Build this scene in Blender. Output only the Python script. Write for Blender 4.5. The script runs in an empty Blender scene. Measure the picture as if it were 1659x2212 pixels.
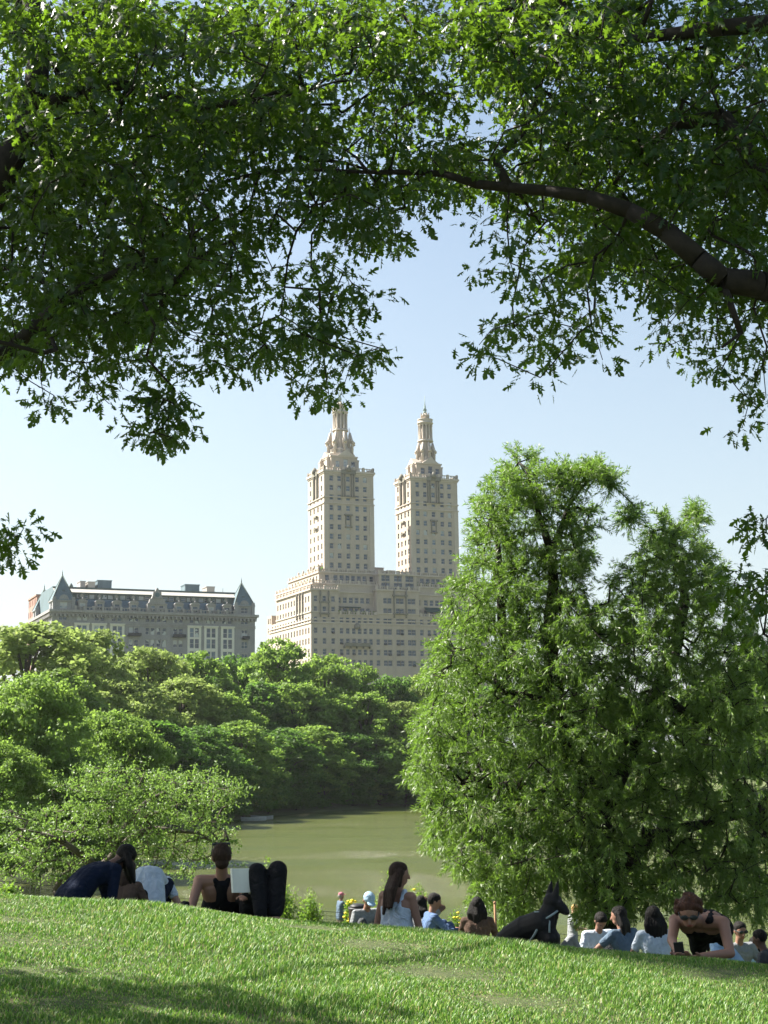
import bpy, bmesh, math, random
import numpy as np
from mathutils import Vector, Matrix
R = math.radians
# ------------------------------------------------------------------ camera, sky, sun, exposure
SC = bpy.context.scene
E = 1.34                                   # eye height above the turf under the camera axis
FP = 3100.0; PITCH = R(9.77); ROLL = R(-0.7)
cam_d = bpy.data.cameras.new('camera'); cam = bpy.data.objects.new('camera', cam_d)
SC.collection.objects.link(cam); SC.camera = cam
cam_d.sensor_fit = 'VERTICAL'; cam_d.sensor_height = 36.0; cam_d.lens = FP/2212*36.0
cam_d.clip_start = 0.1; cam_d.clip_end = 6000
CM = (Matrix.Rotation(math.pi/2 + PITCH, 4, 'X') @ Matrix.Rotation(ROLL, 4, 'Z'))
cam.matrix_world = Matrix.Translation((0, 0, E)) @ CM
SUN_EL = R(44); SUN_AZ = R(68)             # azimuth measured to the left of the view direction (+Y)
sdir = Vector((-math.sin(SUN_AZ)*math.cos(SUN_EL), math.cos(SUN_AZ)*math.cos(SUN_EL), math.sin(SUN_EL)))
W = bpy.data.worlds.new('World'); SC.world = W; W.use_nodes = True
nt = W.node_tree; nt.nodes.clear()
bg = nt.nodes.new('ShaderNodeBackground'); wo = nt.nodes.new('ShaderNodeOutputWorld')
sky = nt.nodes.new('ShaderNodeTexSky'); sky.sky_type = 'NISHITA'; sky.sun_disc = False
sky.sun_elevation = SUN_EL; sky.sun_rotation = -SUN_AZ
sky.air_density = 1.0; sky.dust_density = 2.5; sky.ozone_density = 1.2; sky.altitude = 20
bg.inputs[1].default_value = 0.060
# pale lavender band low in the sky, keyed to real elevation
tc = nt.nodes.new('ShaderNodeTexCoord'); sx = nt.nodes.new('ShaderNodeSeparateXYZ'); nt.links.new(tc.outputs['Generated'], sx.inputs[0])
rp = nt.nodes.new('ShaderNodeValToRGB'); e = rp.color_ramp.elements; e[0].position = 0.0; e[0].color = (.62, .62, .62, 1); e[1].position = 0.5; e[1].color = (0, 0, 0, 1); e.new(.16).color = (.40, .40, .40, 1)
nt.links.new(sx.outputs[2], rp.inputs[0]); mxs = nt.nodes.new('ShaderNodeMix'); mxs.data_type = 'RGBA'
nt.links.new(rp.outputs[0], mxs.inputs[0]); nt.links.new(sky.outputs[0], mxs.inputs[6]); mxs.inputs[7].default_value = (4.55, 4.75, 5.0, 1)
mt = nt.nodes.new('ShaderNodeMix'); mt.data_type = 'RGBA'; mt.blend_type = 'MULTIPLY'; mt.inputs[0].default_value = 1; mt.inputs[7].default_value = (.975, 1.02, .975, 1)
nt.links.new(mxs.outputs[2], mt.inputs[6]); nt.links.new(mt.outputs[2], bg.inputs[0]); nt.links.new(bg.outputs[0], wo.inputs[0])
sl = bpy.data.lights.new('sun', 'SUN'); sl.energy = 5.0; sl.angle = R(0.53); sl.color = (1.0, 0.95, 0.86)
so = bpy.data.objects.new('sun', sl); SC.collection.objects.link(so)
so.rotation_euler = sdir.to_track_quat('Z', 'Y').to_euler()
SC.view_settings.view_transform = 'Standard'; SC.view_settings.look = 'None'
SC.view_settings.exposure = 1.75; SC.view_settings.gamma = 1.0; SC.view_settings.use_curve_mapping = False
SC.cycles.max_bounces = 6; SC.cycles.diffuse_bounces = 3; SC.cycles.glossy_bounces = 2
SC.cycles.transmission_bounces = 3; SC.cycles.transparent_max_bounces = 4; SC.cycles.volume_bounces = 0
SC.cycles.caustics_reflective = False; SC.cycles.caustics_refractive = False

# ------------------------------------------------------------------ helpers
def ray(px, py):
    v = CM.to_3x3() @ Vector((px - 829.5, -(py - 1106.0), -FP)); return v.normalized()
def at(px, py, Y):
    """point seen at (px,py) of the 1659x2212 picture at distance Y ahead"""
    v = ray(px, py); return Vector((0, 0, E)) + v*(Y/v.y)
def X_at(px, Y, py=1900): return at(px, py, Y).x
def smooth(a, b, t):
    t = min(1, max(0, (t-a)/(b-a))); return t*t*(3-2*t)
LAKE = E - 7.0
SHORE = [(-0.6, 112), (-0.27, 134), (-0.12, 172), (-0.06, 196), (0.02, 226), (0.2, 236), (0.6, 240)]
def shore(t):
    return float(np.interp(t, [s[0] for s in SHORE], [s[1] for s in SHORE]))
DROP_Y = [6, 9, 10.6, 11.2, 11.8, 12.4, 13, 14, 17, 23, 30, 50, 57, 75]; DROP_Z = [-.02, -.05, -.08, -.07, -.01, .11, .26, .49, .90, 1.60, 2.65, 5.0, 5.75, 7.6]
def T(x, y):
    """terrain height"""
    xt = max(-42, min(24, x)); z = -0.097*xt - 0.015*max(0.0, min(x, 4.0))
    z -= float(np.interp(y, DROP_Y, DROP_Z))
    if abs(x) < 13 and 4 < y < 15: z += 0.012*math.sin(x*3.1+y*1.7) + 0.010*math.sin(x*1.3-y*2.9)
    z = max(z, LAKE - 1.5)
    if y > 80:
        D = shore(x/y); k = (y - D)
        if k > -6:
            z = max(z, LAKE - 0.9 + (k+6)*0.2 if k < 0 else LAKE + 0.3 + min(k*0.05, 7.5))
        else: z = LAKE - 1.5
    return z
def tag(o, label=None, cat=None, group=None, kind=None):
    if label: o['label'] = label
    if cat: o['category'] = cat
    if group: o['group'] = group
    if kind: o['kind'] = kind
    return o
def link(o, parent=None):
    SC.collection.objects.link(o)
    if parent is not None: o.parent = parent
    return o
def empty(name, loc=(0, 0, 0), rz=0, label=None, cat=None, group=None):
    o = bpy.data.objects.new(name, None); o.location = loc; o.rotation_euler = (0, 0, rz)
    o.empty_display_size = 0.1
    tag(o, label, cat, group); return link(o)
def raw_mesh(name, V, F, mats, smooth_=False, fm=None, rnd=None):
    """V (n,3), F (m,k) with constant k"""
    V = np.asarray(V, dtype=np.float32); F = np.asarray(F, dtype=np.int32)
    me = bpy.data.meshes.new(name); me.vertices.add(len(V)); me.vertices.foreach_set('co', V.ravel())
    k = F.shape[1]; me.loops.add(F.size); me.loops.foreach_set('vertex_index', F.ravel())
    me.polygons.add(len(F)); me.polygons.foreach_set('loop_start', np.arange(0, F.size, k, dtype=np.int32))
    me.polygons.foreach_set('loop_total', np.full(len(F), k, dtype=np.int32))
    if fm is not None: me.polygons.foreach_set('material_index', np.asarray(fm, dtype=np.int32))
    if smooth_: me.polygons.foreach_set('use_smooth', np.ones(len(F), dtype=bool))
    if rnd is not None:
        a = me.attributes.new('rnd', 'FLOAT', 'POINT'); a.data.foreach_set('value', np.asarray(rnd, dtype=np.float32))
    for m in (mats if isinstance(mats, (list, tuple)) else [mats]): me.materials.append(m)
    me.update(calc_edges=True); return me
class MB:
    """collects boxes, lathes, tubes and loose faces into one mesh"""
    def __init__(s): s.v = []; s.f = []; s.m = []; s.sm = []
    def face(s, pts, m=0):
        n = len(s.v); s.v += [tuple(p) for p in pts]; s.f.append(tuple(range(n, n+len(pts)))); s.m.append(m); s.sm.append(False)
    def box(s, x0, y0, z0, x1, y1, z1, m=0, tx=0, ty=0):
        n = len(s.v)
        s.v += [(x0, y0, z0), (x1, y0, z0), (x1, y1, z0), (x0, y1, z0), (x0+tx, y0+ty, z1), (x1-tx, y0+ty, z1), (x1-tx, y1-ty, z1), (x0+tx, y1-ty, z1)]
        for q in ((3, 2, 1, 0), (4, 5, 6, 7), (0, 1, 5, 4), (1, 2, 6, 5), (2, 3, 7, 6), (3, 0, 4, 7)):
            s.f.append(tuple(n+i for i in q)); s.m.append(m); s.sm.append(False)
    def lathe(s, c, prof, n=12, m=0, a0=0, sm=True):
        b = len(s.v)
        for r, z in prof:
            for i in range(n):
                a = a0 + 2*math.pi*i/n; s.v.append((c[0]+r*math.cos(a), c[1]+r*math.sin(a), c[2]+z))
        for j in range(len(prof)-1):
            for i in range(n):
                k = (i+1) % n
                s.f.append((b+j*n+i, b+j*n+k, b+(j+1)*n+k, b+(j+1)*n+i)); s.m.append(m); s.sm.append(sm)
        s.f.append(tuple(b+(len(prof)-1)*n+i for i in range(n))); s.m.append(m); s.sm.append(False)
        s.f.append(tuple(b+n-1-i for i in range(n))); s.m.append(m); s.sm.append(False)
    def tube(s, pts, rad, n=8, m=0):
        pts = [Vector(p) for p in pts]; b = len(s.v)
        if not isinstance(rad, (list, tuple)): rad = [rad]*len(pts)
        for i, p in enumerate(pts):
            d = (pts[min(i+1, len(pts)-1)] - pts[max(i-1, 0)]).normalized()
            u = d.orthogonal().normalized() if i == 0 else (u - d*u.dot(d)).normalized()
            w = d.cross(u)
            for k in range(n):
                a = 2*math.pi*k/n; s.v.append(tuple(p + (u*math.cos(a) + w*math.sin(a))*rad[i]))
        for j in range(len(pts)-1):
            for i in range(n):
                k = (i+1) % n; s.f.append((b+j*n+i, b+j*n+k, b+(j+1)*n+k, b+(j+1)*n+i)); s.m.append(m); s.sm.append(True)
        s.f.append(tuple(b+n-1-i for i in range(n))); s.m.append(m); s.sm.append(False)
        s.f.append(tuple(b+(len(pts)-1)*n+i for i in range(n))); s.m.append(m); s.sm.append(False)
    def mesh(s, name, mats):
        me = bpy.data.meshes.new(name); me.from_pydata(s.v, [], s.f)
        me.polygons.foreach_set('material_index', s.m); me.polygons.foreach_set('use_smooth', s.sm)
        for m in (mats if isinstance(mats, (list, tuple)) else [mats]): me.materials.append(m)
        me.update(); return me
    def build(s, name, mats, parent=None, loc=None):
        o = bpy.data.objects.new(name, s.mesh(name, mats))
        if loc is not None: o.location = loc
        return link(o, parent)

# ------------------------------------------------------------------ materials
def newmat(name):
    m = bpy.data.materials.new(name); m.use_nodes = True; return m, m.node_tree, m.node_tree.nodes['Principled BSDF']
def ramp(nt, fac, stops):
    r = nt.nodes.new('ShaderNodeValToRGB'); e = r.color_ramp.elements
    while len(e) < len(stops): e.new(0.5)
    for i, (p, c) in enumerate(stops): e[i].position = p; e[i].color = (*c, 1)
    nt.links.new(fac, r.inputs[0]); return r.outputs[0]
def noise(nt, scale, detail=4, rough=0.6, coord='Object', vec=None):
    n = nt.nodes.new('ShaderNodeTexNoise'); n.inputs['Scale'].default_value = scale
    n.inputs['Detail'].default_value = detail; n.inputs['Roughness'].default_value = rough
    if vec is None:
        tc = nt.nodes.new('ShaderNodeTexCoord'); vec = tc.outputs[coord]
    nt.links.new(vec, n.inputs['Vector']); return n.outputs['Fac']
def mat(name, col, rough=0.8, var=0.15, scale=3.0, metal=0.0, spec=0.3, bump=0.0):
    m, nt, b = newmat(name)
    c1 = tuple(max(0, c*(1-var)) for c in col); c2 = tuple(min(1, c*(1+var)) for c in col)
    f = noise(nt, scale); nt.links.new(ramp(nt, f, [(0.3, c1), (0.7, c2)]), b.inputs['Base Color'])
    b.inputs['Roughness'].default_value = rough; b.inputs['Metallic'].default_value = metal
    b.inputs['Specular IOR Level'].default_value = spec
    if bump:
        bp = nt.nodes.new('ShaderNodeBump'); bp.inputs['Strength'].default_value = bump
        nt.links.new(noise(nt, scale*4), bp.inputs['Height']); nt.links.new(bp.outputs[0], b.inputs['Normal'])
    return m
def leafmat(name, dark, light, trans, rough=0.4, spec=0.5, tmix=0.45, nscale=0.5, objvar=0.0):
    m, nt, b = newmat(name)
    at_ = nt.nodes.new('ShaderNodeAttribute'); at_.attribute_name = 'rnd'
    n = noise(nt, nscale, 2)
    mx = nt.nodes.new('ShaderNodeMath'); mx.operation = 'MULTIPLY_ADD'; mx.inputs[1].default_value = 0.55
    nt.links.new(at_.outputs['Fac'], mx.inputs[0])
    m2 = nt.nodes.new('ShaderNodeMath'); m2.operation = 'MULTIPLY'; m2.inputs[1].default_value = 0.6
    nt.links.new(n, m2.inputs[0]); nt.links.new(m2.outputs[0], mx.inputs[2])
    fac = mx.outputs[0]
    col = ramp(nt, fac, [(0.12, dark), (0.9, light)])
    nt.links.new(col, b.inputs['Base Color']); b.inputs['Roughness'].default_value = rough
    b.inputs['Specular IOR Level'].default_value = spec
    tr = nt.nodes.new('ShaderNodeBsdfTranslucent')
    tc = ramp(nt, fac, [(0.12, tuple(c*0.75 for c in trans)), (0.9, trans)]); nt.links.new(tc, tr.inputs[0])
    ms = nt.nodes.new('ShaderNodeMixShader'); ms.inputs[0].default_value = tmix
    out = nt.nodes['Material Output']
    nt.links.new(b.outputs[0], ms.inputs[1]); nt.links.new(tr.outputs[0], ms.inputs[2]); nt.links.new(ms.outputs[0], out.inputs[0])
    return m
M = {}
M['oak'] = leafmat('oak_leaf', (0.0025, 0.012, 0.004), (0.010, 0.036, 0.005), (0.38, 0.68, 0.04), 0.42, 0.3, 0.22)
M['willow'] = leafmat('willow_leaf', (0.030, 0.070, 0.014), (0.14, 0.20, 0.05), (0.26, 0.46, 0.05), 0.46, 0.5, 0.36)
M['cherry'] = leafmat('cherry_leaf', (0.05, 0.10, 0.02), (0.14, 0.22, 0.05), (0.28, 0.46, 0.08), 0.5, 0.4, 0.4, 1.0)
M['bush'] = leafmat('bush_leaf', (0.05, 0.11, 0.015), (0.14, 0.24, 0.03), (0.3, 0.5, 0.05), 0.5, 0.3, 0.45, 1.0)
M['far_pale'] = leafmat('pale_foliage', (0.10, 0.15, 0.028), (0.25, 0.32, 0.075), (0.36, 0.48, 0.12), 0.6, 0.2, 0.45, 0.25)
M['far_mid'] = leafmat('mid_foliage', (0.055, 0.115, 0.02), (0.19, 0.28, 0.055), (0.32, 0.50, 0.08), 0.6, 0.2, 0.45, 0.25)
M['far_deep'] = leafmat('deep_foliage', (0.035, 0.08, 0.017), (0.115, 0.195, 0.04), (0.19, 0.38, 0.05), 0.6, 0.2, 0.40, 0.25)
M['bark'] = mat('bark', (0.024, 0.019, 0.015), 0.95, 0.35, 12, bump=0.5)
M['bark_grey'] = mat('grey_bark', (0.10, 0.085, 0.065), 0.95, 0.35, 10, bump=0.5)

def col_to(c): return c
# ------------------------------------------------------------------ the ground
def make_terrain():
    ys = list(np.arange(-60, 4, 4.0)) + list(np.arange(4, 15, 0.25)) + list(np.arange(15, 70, 1.5)) + list(np.arange(70, 300, 5.0)) + [300, 340, 380, 440, 520, 640, 800, 1100, 1600, 2400, 4000]
    xs = [-3000, -1500, -800, -450] + list(np.arange(-300, -60, 12.0)) + list(np.arange(-60, -12, 3.0)) + list(np.arange(-12, 12, 0.4)) + list(np.arange(12, 60, 3.0)) + list(np.arange(60, 301, 12.0)) + [450, 800, 1500, 3000]
    V = []; rr = np.random.RandomState(4)
    for y in ys:
        for x in xs:
            z = T(x, y)
            V.append((x, y, z))
    nx = len(xs); F = []
    for j in range(len(ys)-1):
        for i in range(nx-1):
            a = j*nx+i; F.append((a, a+1, a+1+nx, a+nx))
    m, nt, b = newmat('turf_soil')
    n1 = noise(nt, 0.9, 5, 0.6); n2 = noise(nt, 14, 6, 0.7)
    g = ramp(nt, n2, [(0.3, (0.05, 0.075, 0.018)), (0.7, (0.13, 0.15, 0.045))])
    d = ramp(nt, n2, [(0.3, (0.16, 0.11, 0.06)), (0.7, (0.30, 0.22, 0.13))])
    mix = nt.nodes.new('ShaderNodeMix'); mix.data_type = 'RGBA'
    f = ramp(nt, n1, [(0.60, (0, 0, 0)), (0.70, (1, 1, 1))])
    nt.links.new(f, mix.inputs[0]); nt.links.new(g, mix.inputs[6]); nt.links.new(d, mix.inputs[7])
    nt.links.new(mix.outputs[2], b.inputs['Base Color']); b.inputs['Roughness'].default_value = 0.95
    bp = nt.nodes.new('ShaderNodeBump'); bp.inputs['Distance'].default_value = 0.04; nt.links.new(noise(nt, 30, 5, .8), bp.inputs['Height']); nt.links.new(bp.outputs[0], b.inputs['Normal'])
    o = bpy.data.objects.new('ground', raw_mesh('ground', V, F, m, True)); link(o)
    tag(o, 'grassy slope running down to the lake and the park land beyond it', 'ground', kind='structure')
make_terrain()
def make_lake():
    m, nt, b = newmat('lake_water')
    tc = nt.nodes.new('ShaderNodeTexCoord'); mp = nt.nodes.new('ShaderNodeMapping'); mp.inputs['Scale'].default_value = (0.5, 1.0, 1)
    nt.links.new(tc.outputs['Object'], mp.inputs[0])
    mp2 = nt.nodes.new('ShaderNodeMapping'); mp2.inputs['Scale'].default_value = (0.42, 1.0, 1); nt.links.new(tc.outputs['Object'], mp2.inputs[0])
    big = noise(nt, 0.085, 4, 0.6, vec=mp2.outputs[0])
    nt.links.new(ramp(nt, big, [(0.32, (0.065, 0.080, 0.009)), (0.68, (0.12, 0.135, 0.036))]), b.inputs['Base Color'])
    b.inputs['Roughness'].default_value = 0.12
    b.inputs['IOR'].default_value = 1.33; nt.links.new(ramp(nt, big, [(0.36, (0.35,)*3), (0.66, (0.95,)*3)]), b.inputs['Specular IOR Level'])
    mp3 = nt.nodes.new('ShaderNodeMapping'); mp3.inputs['Scale'].default_value = (0.45, 1.0, 1); nt.links.new(tc.outputs['Object'], mp3.inputs[0])
    n = noise(nt, 0.42, 9, 0.8, vec=mp3.outputs[0]); bp = nt.nodes.new('ShaderNodeBump')
    nt.links.new(ramp(nt, big, [(0.38, (0.2,)*3), (0.62, (1.0,)*3)]), bp.inputs['Strength']); bp.inputs['Distance'].default_value = 0.6
    nt.links.new(n, bp.inputs['Height']); nt.links.new(bp.outputs[0], b.inputs['Normal'])
    o = MB(); o.face([(-260, 30, LAKE), (260, 30, LAKE), (260, 255, LAKE), (-260, 255, LAKE)])
    o = o.build('lake_water', m); tag(o, 'olive green rippled lake water between slope and woods', 'water', kind='structure')
make_lake()

def make_grass():
    rg = np.random.RandomState(11)
    def blades(x, y, hmin, hmax, wid, name, label):
        n = len(x)
        z = np.array([T(a, b) for a, b in zip(x, y)]) - 0.006
        h = rg.uniform(hmin, hmax, n)*(0.75+0.5*np.sin(x*2.3+y*1.1)*np.sin(y*2.9-x*1.7)**2)
        az = rg.uniform(0, 2*np.pi, n); lean = rg.uniform(0.1, 0.9, n)*h
        dx, dy = np.cos(az), np.sin(az); wx, wy = -dy*wid*0.5, dx*wid*0.5
        w = rg.uniform(0.7, 1.5, n)
        V = np.zeros((n, 5, 3))
        V[:, 0] = np.stack([x-wx*w, y-wy*w, z], 1); V[:, 1] = np.stack([x+wx*w, y+wy*w, z], 1)
        mx, my, mz = x+dx*lean*0.35, y+dy*lean*0.35, z+h*0.6
        V[:, 2] = np.stack([mx+wx*w*.8, my+wy*w*.8, mz], 1); V[:, 3] = np.stack([mx-wx*w*.8, my-wy*w*.8, mz], 1)
        V[:, 4] = np.stack([x+dx*lean, y+dy*lean, z+h*0.95], 1)
        b = (np.arange(n)*5)[:, None]
        F = np.concatenate([b+np.array([[0, 1, 2]]), b+np.array([[0, 2, 3]]), b+np.array([[3, 2, 4]])])
        r = np.repeat(rg.uniform(0, 1, n)**1.3, 5)
        return raw_mesh(name, V.reshape(-1, 3), F, M['grass'], rnd=r)
    m, nt, b = newmat('grass_blades')
    at_ = nt.nodes.new('ShaderNodeAttribute'); at_.attribute_name = 'rnd'
    c = ramp(nt, at_.outputs['Fac'], [(0.0, (0.055, 0.15, 0.016)), (0.55, (0.15, 0.30, 0.035)), (0.86, (0.28, 0.41, 0.075)), (0.97, (0.42, 0.36, 0.18))])
    nt.links.new(c, b.inputs['Base Color']); b.inputs['Roughness'].default_value = 0.5
    tr = nt.nodes.new('ShaderNodeBsdfTranslucent'); nt.links.new(c, tr.inputs[0])
    ms = nt.nodes.new('ShaderNodeMixShader'); ms.inputs[0].default_value = 0.4
    nt.links.new(b.outputs[0], ms.inputs[1]); nt.links.new(tr.outputs[0], ms.inputs[2]); nt.links.new(ms.outputs[0], nt.nodes['Material Output'].inputs[0])
    M['grass'] = m
    y = 6.2 + (rg.uniform(0, 1, 310000)**1.0)*7.4; hw = 0.29*y+0.5; x = rg.uniform(-1, 1, len(y))*hw
    # bare worn patches
    keep = np.ones(len(x), bool)
    for cx, cy, rx, ry in [(-1.35, 8.2, .55, .18), (-2.6, 9.9, .35, .15), (-.85, 9.0, .3, .16), (1.0, 9.4, .3, .12), (.25, 7.3, .35, .1), (2.2, 8.6, .25, .1)]:
        d = ((x-cx)/rx)**2 + ((y-cy)/ry)**2
        keep &= (d > 1) | (rg.uniform(0, 1, len(x)) < 0.9)
    nz = np.sin(x*5.1+2*np.sin(y*3.3))*np.sin(y*6.7+1.7*np.sin(x*4.1))
    keep &= rg.uniform(-1.6, 1, len(x)) < nz + 1.1
    x, y = x[keep], y[keep]
    me = blades(x, y, 0.022, 0.052, 0.0054, 'grass', '')
    o = link(bpy.data.objects.new('grass', me)); tag(o, 'bright short lawn grass in the foreground up to the crest', 'grass', kind='stuff')
    y = 13.4 + rg.uniform(0, 1, 60000)**1.4*34; x = rg.uniform(-.34, .34, len(y))*y
    me = blades(x, y, 0.06, 0.14, 0.016, 'slope_grass', '')
    o = link(bpy.data.objects.new('grass', me)); tag(o, 'shaded grass on the far side of the crest above the lake', 'grass', kind='stuff')
make_grass()

# ------------------------------------------------------------------ trees
OAK_L = np.array([(0, 0), (0, .22), (-.05, .25), (.05, .25), (-.30, .34), (.30, .34), (-.08, .42), (.08, .42), (-.44, .66), (.44, .66), (-.09, .62), (.09, .62), (-.20, .92), (.20, .92), (0, 1.12), (-.045, .0), (.045, .0)])
OAK_T = [(15, 16, 3), (15, 3, 2), (2, 3, 7), (2, 7, 6), (2, 6, 4), (3, 5, 7), (6, 7, 11), (6, 11, 10), (6, 10, 8), (7, 9, 11), (10, 11, 14), (10, 14, 12), (11, 13, 14)]
# stalk width is kept slim
OAK_L[15] = (-.015, 0); OAK_L[16] = (.015, 0)
WIL_L = np.array([(0, 0), (-.085, .42), (.085, .42), (0, 1.0)]); WIL_T = [(0, 2, 1), (1, 2, 3)]
CH_L = np.array([(0, 0), (-.24, .42), (.24, .42), (0, 1.0)]); CH_T = WIL_T
CL_L = np.array([(-.4, 0), (.35, .05), (.5, .55), (-.1, .95), (-.5, .5)]); CL_T = [(0, 1, 2), (0, 2, 3), (0, 3, 4)]
def leaves(name, P, D, N, S, L, Tt, m, rg, curl=0.15):
    """P centres, D leaf axis, N leaf normal, S lengths"""
    D = D/np.linalg.norm(D, axis=1, keepdims=True)
    X = np.cross(D, N); X /= (np.linalg.norm(X, axis=1, keepdims=True)+1e-9); Z = np.cross(X, D)
    n, k = len(P), len(L)
    fold = -(np.abs(L[:, 0])*0.35 + curl*L[:, 1]**2)
    V = P[:, None, :] + S[:, None, None]*(L[None, :, 0, None]*X[:, None, :] + L[None, :, 1, None]*D[:, None, :] + fold[None, :, None]*Z[:, None, :])
    F = (np.arange(n)*k)[:, None, None] + np.array(Tt)[None]
    r = np.repeat(rg.uniform(0, 1, n), k)
    return raw_mesh(name, V.reshape(-1, 3), F.reshape(-1, 3), m, rnd=r)
def rdir(rg, n):
    v = rg.normal(size=(n, 3)); return v/np.linalg.norm(v, axis=1, keepdims=True)
def grow(skel, parents, tips):
    """join every tip to the nearest node already joined; returns nodes, parent indexes"""
    nodes = [np.array(p) for p in skel]; par = list(parents)
    N = np.array(nodes); tips = np.array(tips)
    d = np.array([np.min(np.sum((N-t)**2, axis=1)) for t in tips]); order = np.argsort(d)
    A = np.zeros((len(N)+2*len(tips), 3)); A[:len(N)] = N; c = len(N)
    for i in order:
        t = tips[i]; dd = np.sum((A[:c]-t)**2, axis=1); j = int(np.argmin(dd))
        mid = (A[j]+t)/2; L = math.sqrt(dd[j])
        if L > 0.5:
            mid = mid + np.random.RandomState(i).uniform(-.1, .1, 3)*L + np.array([0, 0, 0.06*L])
            A[c] = mid; par.append(j); j = c; c += 1
        A[c] = t; par.append(j); c += 1
    return A[:c], par
def branch_mesh(name, A, par, nskel, skr, m, tipr=0.004, pw=0.42, mx=0.05, sides=6):
    n = len(A); cnt = np.ones(n)
    for i in range(n-1, -1, -1):
        if par[i] >= 0: cnt[par[i]] += cnt[i]
    rad = np.minimum(tipr*cnt**pw, mx)
    rad[:nskel] = np.maximum(np.array(skr), 0)
    b = MB()
    for i in range(n):
        p = par[i]
        if p < 0: continue
        r1 = rad[i]; r0 = rad[p] if (i < nskel and r1 > .62*rad[p]) else min(rad[p], r1*1.3)
        b.tube([A[p], A[i]], [float(r0), float(r1)], sides if r0 < 0.04 else 10)
    me = b.mesh(name, m); return me
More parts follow.
